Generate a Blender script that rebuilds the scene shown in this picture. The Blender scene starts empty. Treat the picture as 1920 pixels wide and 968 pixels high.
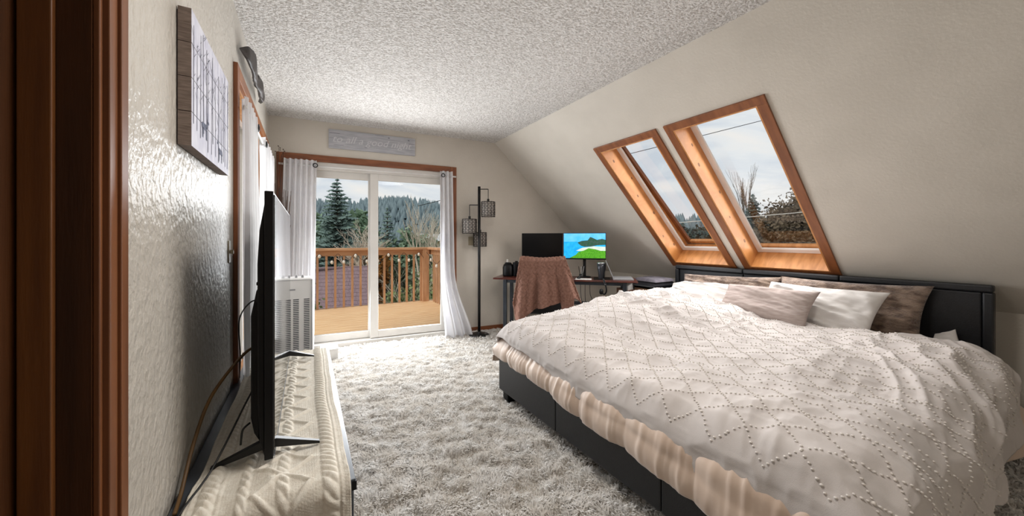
import bpy, bmesh, math, random
import numpy as np
from mathutils import Vector, Matrix, Euler

sc = bpy.context.scene
COL = sc.collection
PI = math.pi
R = math.radians
random.seed(7)
rng = np.random.default_rng(7)

# ------------------------------------------------------------------ camera
cd = bpy.data.cameras.new('camera')
cd.sensor_width = 36.0
cd.lens = 36.0 * 660.0 / 1920.0
cd.shift_y = -34.0 / 1920.0
cd.clip_start = 0.02
cd.clip_end = 2000
cam = bpy.data.objects.new('camera', cd)
cam.location = (0, 0, 1.28)
cam.rotation_euler = (R(90), 0, -R(30.2564))
COL.objects.link(cam)
sc.camera = cam

# ------------------------------------------------------------------ view
sc.view_settings.view_transform = 'Standard'
sc.view_settings.look = 'None'
sc.view_settings.gamma = 1.0
sc.view_settings.use_curve_mapping = False
sc.view_settings.exposure = 0.28

# ------------------------------------------------------------------ world: overcast evening sky with broken cloud
def build_world():
    w = bpy.data.worlds.new('overcast_sky'); sc.world = w; w.use_nodes = True
    nt = w.node_tree; nt.nodes.clear()
    out = nt.nodes.new('ShaderNodeOutputWorld'); bg = nt.nodes.new('ShaderNodeBackground')
    tc = nt.nodes.new('ShaderNodeTexCoord')
    sep = nt.nodes.new('ShaderNodeSeparateXYZ'); nt.links.new(tc.outputs['Generated'], sep.inputs[0])
    mp = nt.nodes.new('ShaderNodeMapping'); mp.inputs['Scale'].default_value = (1.6, 1.6, 5.5)
    mp.inputs['Location'].default_value = (0.35, 0.1, 0.0)
    nt.links.new(tc.outputs['Generated'], mp.inputs[0])
    n = nt.nodes.new('ShaderNodeTexNoise'); n.inputs['Scale'].default_value = 1.7
    n.inputs['Detail'].default_value = 7; n.inputs['Roughness'].default_value = 0.55; n.inputs['Distortion'].default_value = 0.5
    nt.links.new(mp.outputs[0], n.inputs['Vector'])
    cr = nt.nodes.new('ShaderNodeValToRGB')
    cr.color_ramp.elements[0].position = 0.40; cr.color_ramp.elements[0].color = (0.72, 0.78, 0.86, 1)
    cr.color_ramp.elements[1].position = 0.60; cr.color_ramp.elements[1].color = (1.0, 0.96, 0.92, 1)
    e = cr.color_ramp.elements.new(0.50); e.color = (0.90, 0.92, 0.94, 1)
    nt.links.new(n.outputs['Fac'], cr.inputs[0])
    hz = nt.nodes.new('ShaderNodeMapRange'); hz.inputs[1].default_value = 0.0; hz.inputs[2].default_value = 0.16
    hz.inputs[3].default_value = 0.65; hz.inputs[4].default_value = 0.0
    nt.links.new(sep.outputs[2], hz.inputs[0])
    mx = nt.nodes.new('ShaderNodeMixRGB'); mx.inputs[2].default_value = (1.0, 0.965, 0.925, 1)
    nt.links.new(hz.outputs[0], mx.inputs[0]); nt.links.new(cr.outputs[0], mx.inputs[1])
    nt.links.new(mx.outputs[0], bg.inputs[0]); bg.inputs[1].default_value = 0.76
    nt.links.new(bg.outputs[0], out.inputs[0])
build_world()

# daylight through the glass door, the two skylights and the side window
def area(name, loc, direction, sx, sy, power, color):
    l = bpy.data.lights.new(name, 'AREA'); l.shape = 'RECTANGLE'; l.size = sx; l.size_y = sy
    l.energy = power; l.color = color
    o = bpy.data.objects.new(name, l); COL.objects.link(o); o.location = loc
    o.rotation_euler = Vector(direction).to_track_quat('-Z', 'Y').to_euler()
    return o
SB = R(5.4)                       # the glass-door wall is a few degrees out of square
def W(s, o, z):                   # s along the back wall from the left corner, o into the room, z up
    return (-.366 + s*math.cos(SB) - o*math.sin(SB), 4.71 - s*math.sin(SB) - o*math.cos(SB), z)
TB = math.atan(.959); CB, SNB = math.cos(TB), math.sin(TB)
def SL(t, y, n):                  # t down the sloped ceiling from its upper edge, n outwards through the roof
    return (2.312 + t*CB + n*SNB, y, 2.66 - t*SNB + n*CB)
area('door_daylight', W(1.19, .02, 1.08), (-math.sin(SB), -math.cos(SB), -.12), 1.34, 1.85, 76, (.94, .97, 1.0))
area('skylight_daylight', SL(1.5, 1.6, .14), (-SNB, 0, -CB), .60, 1.55, 7, (1.0, .97, .93))
area('skylight_daylight', SL(1.5, 2.47, .14), (-SNB, 0, -CB), .60, 1.55, 7, (1.0, .97, .93))
for y_ in (1.6, 2.47): area('skylight_daylight', SL(1.5, y_, -.03), (-SNB, 0, -CB), .60, 1.60, 11, (.97, .98, 1.0))

sd_ = bpy.data.lights.new('added_deck_sun', 'SUN'); sd_.energy = 1.5; sd_.angle = R(40); sd_.color = (1.0, .93, .84)  # added sun lamp to brighten the deck; the overcast sky shows no sun
so_ = bpy.data.objects.new('added_deck_sun', sd_); COL.objects.link(so_); so_.location = (-8, -2, 9)
so_.rotation_euler = Vector((.72, .20, -.66)).to_track_quat('-Z', 'Y').to_euler()

# ------------------------------------------------------------------ helpers
def lin(h):
    h = h.lstrip('#'); c = [int(h[i:i+2], 16)/255 for i in (0, 2, 4)]
    return tuple((x/12.92 if x <= .04045 else ((x+.055)/1.055)**2.4) for x in c) + (1,)

def mat(name, c1, c2=None, scale=8, stretch=(1, 1, 1), rough=.6, bump=0, bscale=60, bstretch=None, metal=0, spec=.5,
        detail=4, lo=.35, hi=.65, trans=0, emit=None, estr=0, sheen=0, coat=0, bdist=.01, distort=0):
    m = bpy.data.materials.new(name); m.use_nodes = True
    nt = m.node_tree; b = nt.nodes['Principled BSDF']
    b.inputs['Roughness'].default_value = rough; b.inputs['Metallic'].default_value = metal
    b.inputs['Specular IOR Level'].default_value = spec
    if sheen: b.inputs['Sheen Weight'].default_value = sheen
    if coat: b.inputs['Coat Weight'].default_value = coat; b.inputs['Coat Roughness'].default_value = .15
    tc = nt.nodes.new('ShaderNodeTexCoord')
    c1 = lin(c1); c2 = lin(c2) if c2 else tuple(x*.86 for x in c1[:3])+(1,)
    mp = nt.nodes.new('ShaderNodeMapping'); mp.inputs['Scale'].default_value = stretch
    nt.links.new(tc.outputs['Object'], mp.inputs[0])
    n = nt.nodes.new('ShaderNodeTexNoise'); n.inputs['Scale'].default_value = scale; n.inputs['Detail'].default_value = detail
    n.inputs['Distortion'].default_value = distort
    nt.links.new(mp.outputs[0], n.inputs['Vector'])
    cr = nt.nodes.new('ShaderNodeValToRGB')
    cr.color_ramp.elements[0].position = lo; cr.color_ramp.elements[0].color = c1
    cr.color_ramp.elements[1].position = hi; cr.color_ramp.elements[1].color = c2
    nt.links.new(n.outputs['Fac'], cr.inputs[0]); nt.links.new(cr.outputs[0], b.inputs['Base Color'])
    if bump:
        mp2 = nt.nodes.new('ShaderNodeMapping'); mp2.inputs['Scale'].default_value = bstretch or stretch
        nt.links.new(tc.outputs['Object'], mp2.inputs[0])
        n2 = nt.nodes.new('ShaderNodeTexNoise'); n2.inputs['Scale'].default_value = bscale; n2.inputs['Detail'].default_value = 3
        nt.links.new(mp2.outputs[0], n2.inputs['Vector'])
        bp = nt.nodes.new('ShaderNodeBump'); bp.inputs['Strength'].default_value = bump; bp.inputs['Distance'].default_value = bdist
        nt.links.new(n2.outputs['Fac'], bp.inputs['Height']); nt.links.new(bp.outputs[0], b.inputs['Normal'])
    if emit:
        b.inputs['Emission Color'].default_value = lin(emit); b.inputs['Emission Strength'].default_value = estr
    if trans:
        t = nt.nodes.new('ShaderNodeBsdfTranslucent'); nt.links.new(cr.outputs[0], t.inputs[0])
        mxs = nt.nodes.new('ShaderNodeMixShader'); mxs.inputs[0].default_value = trans
        nt.links.new(b.outputs[0], mxs.inputs[1]); nt.links.new(t.outputs[0], mxs.inputs[2])
        nt.links.new(mxs.outputs[0], nt.nodes['Material Output'].inputs[0])
    return m

def glass_mat(name, tint=(.97, .98, .98, 1)):
    m = bpy.data.materials.new(name); m.use_nodes = True; nt = m.node_tree; nt.nodes.clear()
    o = nt.nodes.new('ShaderNodeOutputMaterial'); mx = nt.nodes.new('ShaderNodeMixShader')
    fr = nt.nodes.new('ShaderNodeFresnel'); fr.inputs[0].default_value = 1.45
    ns = nt.nodes.new('ShaderNodeTexNoise'); ns.inputs['Scale'].default_value = 3
    rm = nt.nodes.new('ShaderNodeMapRange'); rm.inputs[3].default_value = .0; rm.inputs[4].default_value = .03
    nt.links.new(ns.outputs['Fac'], rm.inputs[0])
    t = nt.nodes.new('ShaderNodeBsdfTransparent'); t.inputs[0].default_value = tint
    g = nt.nodes.new('ShaderNodeBsdfGlossy'); nt.links.new(rm.outputs[0], g.inputs['Roughness'])
    ml = nt.nodes.new('ShaderNodeMath'); ml.operation = 'MULTIPLY'; ml.inputs[1].default_value = .10
    nt.links.new(fr.outputs[0], ml.inputs[0]); nt.links.new(ml.outputs[0], mx.inputs[0])
    nt.links.new(t.outputs[0], mx.inputs[1]); nt.links.new(g.outputs[0], mx.inputs[2]); nt.links.new(mx.outputs[0], o.inputs[0])
    return m

class MB:
    def __init__(s): s.v = []; s.f = []; s.m = []
    def add(s, vs, fs, mi=0):
        k = len(s.v); s.v += [tuple(x) for x in vs]; s.f += [tuple(i+k for i in f) for f in fs]; s.m += [mi]*len(fs); return s
    def hexa(s, p, mi=0):          # eight corners: bottom ring then top ring
        return s.add(p, [(3, 2, 1, 0), (4, 5, 6, 7), (0, 1, 5, 4), (1, 2, 6, 5), (2, 3, 7, 6), (3, 0, 4, 7)], mi)
    def box(s, a, b, fn=None, mi=0):
        (x0, y0, z0), (x1, y1, z1) = a, b
        p = [(x0, y0, z0), (x1, y0, z0), (x1, y1, z0), (x0, y1, z0), (x0, y0, z1), (x1, y0, z1), (x1, y1, z1), (x0, y1, z1)]
        if fn: p = [fn(*q) for q in p]
        return s.hexa(p, mi)
    def tube(s, pts, rad, n=8, mi=0, caps=True):
        pts = [Vector(p) for p in pts]; rad = rad if isinstance(rad, (list, tuple)) else [rad]*len(pts)
        k = len(s.v); up = Vector((0, 0, 1))
        d0 = (pts[1]-pts[0]).normalized()
        if abs(d0.z) > .9: up = Vector((1, 0, 0))
        a = d0.cross(up).normalized()
        for i, p in enumerate(pts):
            d = (pts[min(i+1, len(pts)-1)]-pts[max(i-1, 0)]).normalized()
            a = (a - d*a.dot(d)).normalized(); b = d.cross(a)
            for j in range(n):
                t = 2*PI*j/n; s.v.append(tuple(p + (a*math.cos(t)+b*math.sin(t))*rad[i]))
        for i in range(len(pts)-1):
            for j in range(n):
                s.f.append((k+i*n+j, k+i*n+(j+1) % n, k+(i+1)*n+(j+1) % n, k+(i+1)*n+j)); s.m.append(mi)
        if caps:
            s.f.append(tuple(k+j for j in range(n))[::-1]); s.m.append(mi)
            s.f.append(tuple(k+(len(pts)-1)*n+j for j in range(n))); s.m.append(mi)
        return s
    def lathe(s, c, prof, n=20, mi=0):
        k = len(s.v)
        for r, z in prof:
            for j in range(n):
                t = 2*PI*j/n; s.v.append((c[0]+r*math.cos(t), c[1]+r*math.sin(t), c[2]+z))
        for i in range(len(prof)-1):
            for j in range(n):
                s.f.append((k+i*n+j, k+i*n+(j+1) % n, k+(i+1)*n+(j+1) % n, k+(i+1)*n+j)); s.m.append(mi)
        if prof[0][0] > 1e-4: s.f.append(tuple(k+j for j in range(n))[::-1]); s.m.append(mi)
        if prof[-1][0] > 1e-4: s.f.append(tuple(k+(len(prof)-1)*n+j for j in range(n))); s.m.append(mi)
        return s
    def grid(s, P, mi=0, wrap=False):          # P: (n, m, 3) array
        n, m = P.shape[:2]; k = len(s.v)
        s.v += [tuple(q) for q in P.reshape(-1, 3).tolist()]
        for i in range(n-1):
            for j in range(m-1):
                s.f.append((k+i*m+j, k+i*m+j+1, k+(i+1)*m+j+1, k+(i+1)*m+j)); s.m.append(mi)
        return s
    def ball(s, c, r, nu=10, nv=6, mi=0):
        r = r if isinstance(r, (tuple, list)) else (r, r, r)
        k = len(s.v); s.v.append((c[0], c[1], c[2]-r[2]))
        for i in range(1, nv):
            a = -PI/2 + PI*i/nv
            for j in range(nu):
                t = 2*PI*j/nu; s.v.append((c[0]+r[0]*math.cos(a)*math.cos(t), c[1]+r[1]*math.cos(a)*math.sin(t), c[2]+r[2]*math.sin(a)))
        s.v.append((c[0], c[1], c[2]+r[2])); e = len(s.v)-1
        for j in range(nu):
            s.f.append((k, k+1+(j+1) % nu, k+1+j)); s.m.append(mi)
            s.f.append((e, k+1+(nv-2)*nu+j, k+1+(nv-2)*nu+(j+1) % nu)); s.m.append(mi)
        for i in range(nv-2):
            for j in range(nu):
                s.f.append((k+1+i*nu+j, k+1+i*nu+(j+1) % nu, k+1+(i+1)*nu+(j+1) % nu, k+1+(i+1)*nu+j)); s.m.append(mi)
        return s

LOC = {}
def finish(name, me, mats, parent, smooth, loc, bevel, label, kind):
    for m in (mats if isinstance(mats, (list, tuple)) else [mats]): me.materials.append(m)
    if smooth: me.polygons.foreach_set('use_smooth', [True]*len(me.polygons))
    o = bpy.data.objects.new(name, me); COL.objects.link(o)
    if parent: o.parent = parent; LOC[o.name] = LOC[parent.name]
    else: o.location = loc; LOC[o.name] = Vector(loc)
    if bevel:
        b = o.modifiers.new('bevel', 'BEVEL'); b.width = bevel; b.segments = 2; b.limit_method = 'ANGLE'
    if label: o['label'] = label
    if kind: o['kind'] = kind
    return o
def obj(name, mb, mats, parent=None, smooth=False, loc=(0, 0, 0), bevel=0, label=None, kind=None):
    off = LOC[parent.name] if parent else Vector(loc)
    me = bpy.data.meshes.new(name)
    me.from_pydata([(x-off.x, y-off.y, z-off.z) for x, y, z in mb.v], [], mb.f)
    if isinstance(mats, (list, tuple)): me.polygons.foreach_set('material_index', mb.m)
    me.update()
    return finish(name, me, mats, parent, smooth, loc, bevel, label, kind)
def nobj(name, V, F, mats, parent=None, smooth=True, loc=(0, 0, 0), label=None, kind=None):   # numpy arrays, all faces of one size
    off = np.array(LOC[parent.name] if parent else loc)
    V = np.asarray(V, np.float32)-off.astype(np.float32); F = np.asarray(F, np.int32); k = F.shape[1]
    me = bpy.data.meshes.new(name); me.vertices.add(len(V)); me.vertices.foreach_set('co', V.ravel())
    me.loops.add(F.size); me.loops.foreach_set('vertex_index', F.ravel())
    me.polygons.add(len(F)); me.polygons.foreach_set('loop_start', np.arange(0, F.size, k, dtype=np.int32))
    me.update(calc_edges=True); me.validate()
    return finish(name, me, mats, parent, smooth, loc, 0, label, kind)
def gridfaces(n, m):
    i, j = np.meshgrid(np.arange(n-1), np.arange(m-1), indexing='ij'); a = (i*m+j).ravel()
    return np.stack([a, a+1, a+m+1, a+m], 1)
def thing(name, label, cat, loc=(0, 0, 0), group=None):
    o = bpy.data.objects.new(name, None); COL.objects.link(o); o.location = loc; o.empty_display_size = .1
    LOC[o.name] = Vector(loc); return tag(o, label, cat, group)
def tag(o, label, cat, group=None, kind=None):
    o['label'] = label; o['category'] = cat
    if group: o['group'] = group
    if kind: o['kind'] = kind
    return o
def struct(name, mb=None, m=None, loc=(0, 0, 0), label=None, **k):
    if mb is None:
        o = bpy.data.objects.new(name, None); COL.objects.link(o); o.location = loc; LOC[o.name] = Vector(loc)
    else: o = obj(name, mb, m, loc=loc, **k)
    o['kind'] = 'structure'
    if label: o['label'] = label
    return o
def copy_part(src, parent):
    c = src.copy(); COL.objects.link(c); c.parent = parent; LOC[c.name] = LOC[parent.name]; return c

# numpy noise ----------------------------------------------------------------
def vnoise(x, y, seed=0):
    def h(i, j):
        n = (i*374761393 + j*668265263 + seed*1442695041) & 0x7fffffff
        n = ((n ^ (n >> 13))*1274126177) & 0x7fffffff
        return ((n ^ (n >> 16)) & 0xffff)/65535.0
    xi = np.floor(x).astype(np.int64); yi = np.floor(y).astype(np.int64); fx = x-xi; fy = y-yi
    fx = fx*fx*fx*(fx*(fx*6-15)+10); fy = fy*fy*fy*(fy*(fy*6-15)+10)
    a = h(xi, yi)*(1-fx)+h(xi+1, yi)*fx; b = h(xi, yi+1)*(1-fx)+h(xi+1, yi+1)*fx
    return (a*(1-fy)+b*fy)*2-1
def fbm(x, y, o=4, seed=0):
    t = 0; a = 1; s = 0
    for k in range(o): t = t+a*vnoise(x*2**k, y*2**k, seed+k); s += a; a *= .5
    return t/s
def ridge(x, y, o=3, seed=0):
    t = 0; a = 1; s = 0
    for k in range(o): t = t+a*(1-2*np.abs(vnoise(x*2**k, y*2**k, seed+k))); s += a; a *= .45
    return t/s
def sst(a, b, x): t = np.clip((x-a)/(b-a), 0, 1); return t*t*(3-2*t)
def normals(P):
    du = np.gradient(P, axis=0); dv = np.gradient(P, axis=1); n = np.cross(du, dv)
    return n/np.maximum(np.linalg.norm(n, axis=2, keepdims=True), 1e-9)

# ------------------------------------------------------------------ materials
M = {}
M['wall'] = mat('wall_paint', '#cfc8bd', '#c9c2b7', 3, rough=.62, bump=.35, bscale=55, bdist=.006, spec=.35)
M['wall_gloss'] = mat('wall_paint_semi_gloss', '#c8c2b8', '#c2bcb2', 3, rough=.38, bump=1.0, bscale=38, bdist=.012, spec=.42, bstretch=(1, 1, .8))
M['popcorn'] = mat('popcorn_ceiling', '#e4e1de', '#bcb7b2', 72, rough=.9, bump=.9, bscale=72, bdist=.022, spec=.1, lo=.40, hi=.64, detail=3)
M['subfloor'] = mat('subfloor', '#b8b0a5', '#a59d92', 30, rough=.95)
M['carpet'] = mat('shag_yarn', '#f5f3f0', '#e6e1da', 9, trans=.3, rough=.95, spec=.05, sheen=.3)
M['trim'] = mat('stained_trim_wood', '#8a5230', '#6f3d20', 5, (6, 6, .7), rough=.42, bump=.08, bscale=40, bstretch=(8, 8, .8))
M['trim_h'] = mat('stained_trim_wood_level', '#8a5230', '#6f3d20', 5, (.7, 6, 6), rough=.42, bump=.08, bscale=40, bstretch=(.8, 8, 8))
M['trim_y'] = mat('stained_side_trim_wood', '#9a6238', '#7d4826', 5, (6, .7, 6), rough=.42)
M['jamb_dark'] = mat('dark_jamb_wood', '#4a2a13', '#351c0a', 4, (7, 7, .5), rough=.35, bump=.05, bscale=30, bstretch=(8, 8, .6))
M['jamb_mid'] = mat('mid_jamb_wood', '#7a4b20', '#62391a', 4, (9, 9, .5), rough=.38, bump=.05, bscale=30, bstretch=(8, 8, .6))
M['casing'] = mat('casing_wood', '#7c4a25', '#653a1b', 4, (9, 9, .5), rough=.5)
M['pine'] = mat('orange_pine', '#d0935a', '#b57a42', 4, (1.2, 5, 1.2), rough=.4, bump=.05, bscale=30, distort=.6)
M['pine_dark'] = mat('stained_pine_frame', '#8f5630', '#784423', 4, (1.2, 6, 1.2), rough=.42)
M['white_pvc'] = mat('white_vinyl', '#d9d5cf', '#d0ccc6', 3, rough=.4)
M['white_frame'] = mat('white_window_frame', '#eeebe8', '#e3dfdb', 3, rough=.45)
M['glass'] = glass_mat('window_glass')
M['curtain'] = mat('white_curtain_cloth', '#f3f3f5', '#ebebee', 6, rough=.85, trans=.42, bump=.1, bscale=300, spec=.1)
M['rod'] = mat('white_rod', '#e4e2df', None, 4, rough=.35)
M['black_metal'] = mat('black_metal', '#1b1a1a', '#121212', 20, rough=.4, metal=.3)
M['black_plastic'] = mat('black_plastic', '#0a0a0b', '#0d0d0f', 30, rough=.45, spec=.25)
M['screen_off'] = mat('dark_screen_glass', '#050506', '#08080a', 3, rough=.06, spec=.9)
M['leather'] = mat('black_leather', '#16181d', '#101216', 40, rough=.42, bump=.12, bscale=180, spec=.5)
M['desk_top'] = mat('mahogany_laminate', '#5a2b20', '#45201a', 4, (1, 8, 8), rough=.28)
M['desk_metal'] = mat('dark_steel_frame', '#2c323a', '#23282f', 10, rough=.45, metal=.2)
M['duvet'] = mat('white_duvet_cotton', '#cfc8c4', '#c6bfbb', 5, rough=.9, bump=.1, bscale=420, spec=.1, sheen=.15, trans=.0)
M['tuft'] = mat('duvet_tuft_yarn', '#e4ded8', '#dad3cc', 90, rough=.95, spec=.05)
M['champagne'] = mat('champagne_satin', '#d9c3b1', '#d0b8a5', 5, rough=.48, sheen=.4, spec=.4)
M['gray_linen'] = mat('gray_linen', '#b3a6a0', '#a3958f', 3, (6, 6, 40), rough=.9, bump=.15, bscale=200, spec=.1)
M['white_linen'] = mat('white_linen', '#dad6d2', '#d0ccc8', 4, rough=.9, bump=.1, bscale=250, spec=.1)
M['fur'] = mat('brown_faux_fur', '#9c8878', '#5f4d43', 7, (1, 2.2, 5), rough=.95, bump=.9, bscale=70, bdist=.012, bstretch=(1, 1, 3), sheen=.5, spec=.1)
M['knit_white'] = mat('cream_knit', '#e9e4d8', '#dcd4c6', 60, rough=.95, bump=.5, bscale=260, bdist=.003, bstretch=(1, .5, 1), spec=.1)
M['knit_brown'] = mat('mauve_brown_knit', '#8d6b5e', '#7a5a4e', 50, rough=.95, bump=.6, bscale=160, bdist=.006, spec=.1)
M['console'] = mat('charcoal_lacquer', '#4a5058', '#41464e', 4, rough=.28, spec=.6)
M['console_black'] = mat('black_lacquer', '#15161a', '#101114', 4, rough=.3)
M['deck'] = mat('cedar_deck', '#efcb9c', '#deb282', 5, (.6, 7, 7), rough=.6)
M['rail'] = mat('cedar_rail', '#cfa37e', '#ba8d68', 5, (4, 4, .8), rough=.65)
M['rail_h'] = mat('cedar_rail_level', '#d2a782', '#bd906b', 5, (.7, 5, 5), rough=.65)
M['bulb'] = mat('frosted_bulb', '#ece8de', None, 5, rough=.3)
M['weave'] = mat('dark_woven_wire', '#3a332e', '#2a2521', 60, rough=.7)
M['liner'] = mat('pale_shade_liner', '#d8d0c8', '#cbc3bb', 10, rough=.9, trans=.3)
M['plate'] = mat('almond_plate', '#a1967f', None, 10, rough=.45)
M['purifier'] = mat('white_appliance_plastic', '#d8d6d3', '#d0cecb', 4, rough=.4)
M['slot'] = mat('grille_shadow_gray', '#4a4c50', '#3c3e42', 20, rough=.7)
M['gray_plastic'] = mat('gray_plastic', '#8f8f91', None, 20, rough=.5)
M['sign'] = mat('whitewashed_board', '#b9b9bd', '#a2a2a8', 5, (1, 8, 14), rough=.85, bump=.2, bscale=30, bstretch=(1, 8, 14))
M['sign_text'] = mat('pale_paint', '#cfcfd0', '#c2c2c4', 30, rough=.85)
M['sign_gray'] = mat('knot_gray', '#7d7d84', None, 30, rough=.9)
M['plank_side'] = mat('taupe_plank', '#8b7c73', '#6f6058', 6, (3, 3, 22), rough=.8, distort=1)
M['plank_front'] = mat('misty_print', '#d3d3dc', '#bcbccb', 5, (1, 4, 2), rough=.7)
M['print_dark'] = mat('birch_print', '#6b6a78', '#4d4c58', 30, rough=.8)
M['print_deer'] = mat('deer_print', '#5a5f76', '#474b60', 30, rough=.8)
M['carving'] = mat('dark_carved_wood', '#3c332f', '#2a2320', 12, rough=.5, bump=.2, bscale=30)
M['reed'] = mat('brown_reeds', '#4c382d', '#34251d', 20, (1, 1, .2), rough=.9)
M['ceramic'] = mat('dark_brown_ceramic', '#3b2f2a', '#2f2521', 8, rough=.35)
M['steel'] = mat('dark_gray_tumbler', '#4b4d52', '#404247', 10, rough=.35, metal=.6)
M['chrome'] = mat('steel_lid', '#b9bbbd', None, 10, rough=.25, metal=.8)
M['paper'] = mat('white_paper', '#dedbd6', None, 8, rough=.8)
M['pink'] = mat('pale_pink_jar', '#b08c88', '#8c6a68', 20, rough=.3)
M['cable_black'] = mat('black_cable', '#121212', None, 10, rough=.5)
M['cable_brown'] = mat('brown_cable', '#7a5a32', '#5f4526', 10, rough=.5)
M['kraft'] = mat('kraft_brown', '#6a4a38', '#543829', 12, rough=.85)
M['tan_wood'] = mat('tan_wood', '#7c5b3d', '#66492f', 5, (1, 6, 6), rough=.6)
M['cloth_gray'] = mat('gray_folded_cloth', '#6c6870', '#57535b', 12, rough=.95)
M['cloth_dark'] = mat('dark_folded_cloth', '#26262c', '#1b1b20', 12, rough=.95)
M['chair_black'] = mat('black_mesh_fabric', '#121214', '#0c0c0e', 60, rough=.9)
M['bark'] = mat('tree_bark', '#6b6056', '#544a42', 12, (3, 3, .6), rough=.95)
M['bark_pale'] = mat('pale_bark', '#cfc6b8', '#b9ae9e', 12, (3, 3, .6), rough=.95)
M['spruce'] = mat('blue_green_needles', '#7a8f8a', '#637872', 3, rough=.9, spec=.15)
M['fir'] = mat('green_needles', '#8aa189', '#728a72', 3, rough=.9, spec=.15)
M['bush'] = mat('olive_leaves', '#86956b', '#6a7a54', 4, rough=.9, spec=.15)
M['rust_leaf'] = mat('rust_leaves', '#a5713a', '#7f5428', 4, rough=.9, spec=.15)
M['brown_leaf'] = mat('brown_dry_leaves', '#75695a', '#5d5346', 3, rough=.95, spec=.1)
M['hill'] = mat('hazed_forest_hill', '#7f9096', '#6e8187', 30, rough=1, spec=.0, bump=.6, bscale=60, bdist=.5)  # conifer blue-green with distance haze put into the color
M['hill_tree'] = mat('hazed_distant_forest', '#7c8c92', '#6c7d83', 8, rough=1, spec=.0)  # far trees, aerial haze mixed into their color
M['ground'] = mat('dry_grass_ground', '#7d765a', '#5e6448', 3, rough=1, spec=.0)
M['shingle'] = mat('purple_brown_shingle', '#8d787e', '#7a676d', 20, rough=.95)
M['house_wall'] = mat('ochre_siding', '#c9b98c', '#bda97a', 6, rough=.9)
M['metal_roof'] = mat('pale_metal_roof', '#c9cdd0', '#bcc0c4', 6, rough=.5)
M['red_siding'] = mat('faded_red_siding', '#a8705f', '#955f50', 6, rough=.9)
M['fill_lamp_glow'] = mat('fill_lamp_glass', '#f2ece2', None, 5, rough=.5, emit='#fff1e0', estr=6)  # glow of the added fill lamp
M['sky_conifer'] = mat('dark_conifer_needles', '#4c5c5a', '#384745', 3, rough=.9, spec=.1)
M['knot'] = mat('pine_knot', '#8a5a2e', '#6e4420', 40, rough=.5)
# ================================================================== the room shell
XL = -.366
floor = struct('floor', MB().box((-.6, -1.4, -.12), (4.45, 4.76, 0)), M['subfloor'])
c = MB().box((-.52, -1.4, 2.66), (2.42, 4.86, 2.80))
struct('ceiling', c, M['popcorn'])
# left wall with a doorway and a window opening
b = MB()
D0, D1, DH = .15, 1.02, 2.08
V0, V1, VZ0, VZ1 = 2.63, 4.46, .30, 2.235
for y0, y1, z0, z1 in ((-1.4, D0, 0, 2.66), (D0, D1, DH, 2.66), (D1, V0, 0, 2.66), (V0, V1, 0, VZ0), (V0, V1, VZ1, 2.66), (V1, 4.78, 0, 2.66)):
    b.box((XL-.14, y0, z0), (XL, y1, z1))
struct('wall_left', b, M['wall_gloss'])
# back wall with the sliding-door opening
def prism(mb, poly, o0, o1):
    n = len(poly); p = [W(s, o0, z) for s, z in poly]+[W(s, o1, z) for s, z in poly]
    mb.add(p, [tuple(range(n))[::-1], tuple(range(n, 2*n))]+[(i, (i+1) % n, n+(i+1) % n, n+i) for i in range(n)])
b = MB(); prism(b, [(0, 0), (.165, 0), (.165, 2.66), (0, 2.66)], 0, -.14)
prism(b, [(.165, 2.185), (2.045, 2.185), (2.045, 2.66), (.165, 2.66)], 0, -.14)
prism(b, [(2.045, 0), (4.70, 0), (4.70, .74), (2.70, 2.66), (2.045, 2.66)], 0, -.14)
struct('wall_back', b, M['wall'])
# sloped wall with two skylight wells
b = MB()
sky_y = ((1.275, 1.935), (2.145, 2.805))          # clear openings
T0, T1 = .612, 2.392
def slab(t0, t1, y0, y1): b.box((t0, y0, 0), (t1, y1, .25), fn=SL)
slab(-.02, T0, -1.4, 4.75); slab(T1, 2.80, -1.4, 4.75)
slab(T0, T1, -1.4, sky_y[0][0]); slab(T0, T1, sky_y[0][1], sky_y[1][0]); slab(T0, T1, sky_y[1][1], 4.75)
struct('wall_slope', b, M['wall'])
struct('wall_right', MB().box((4.289, -1.4, 0), (4.43, 4.5, .775)), M['wall'])
struct('wall_front', MB().box((-.52, -1.54, 0), (4.45, -1.4, 2.80)), M['wall'])
b = MB(); b.box((2.14, 0, 0), (4.60, .014, .07), fn=W)
struct('baseboard_back', b, M['trim_h'])
struct('baseboard_right', MB().box((4.272, -1.38, 0), (4.289, 4.2, .085)), M['jamb_dark'])
b = MB().box((XL, D1+.11, 0), (XL+.012, 4.6, .085)); struct('baseboard_left', b, M['wall'])

# doorway on the left, camera side: jamb, stop, casing, closed slab
d2 = struct('door_2', loc=(XL, .6, 0), label='dark stained wooden entry door frame at the left edge')
obj('jamb', MB().box((XL-.14, D1-.004, 0), (XL, D1+.006, DH)), M['jamb_dark'], d2)
obj('door_stop', MB().box((-.4545, D1-.018, 0), (-.412, D1-.004, DH)), M['jamb_mid'], d2, bevel=.002)
obj('jamb', MB().box((XL-.14, D0-.006, 0), (XL, D0+.004, DH)), M['jamb_dark'], d2)
obj('head_jamb', MB().box((XL-.14, D0, DH-.012), (XL, D1, DH)), M['jamb_dark'], d2)
sl = obj('door_slab', MB().box((-.495, D0+.006, .02), (-.458, D1-.006, DH-.014)), M['jamb_dark'], d2)
obj('door_knob', MB().ball((-.435, D0+.08, .98), .027), M['chrome'], sl, smooth=True)
b = MB()
for y0, y1, x in ((D1, D1+.012, .010), (D1+.012, D1+.020, .020), (D1+.020, D1+.062, .015), (D1+.062, D1+.070, .021), (D1+.070, D1+.106, .018)):
    b.box((XL, y0, 0), (XL+x, y1, DH+.1))
obj('casing', b, M['casing'], d2, bevel=.002)
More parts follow.
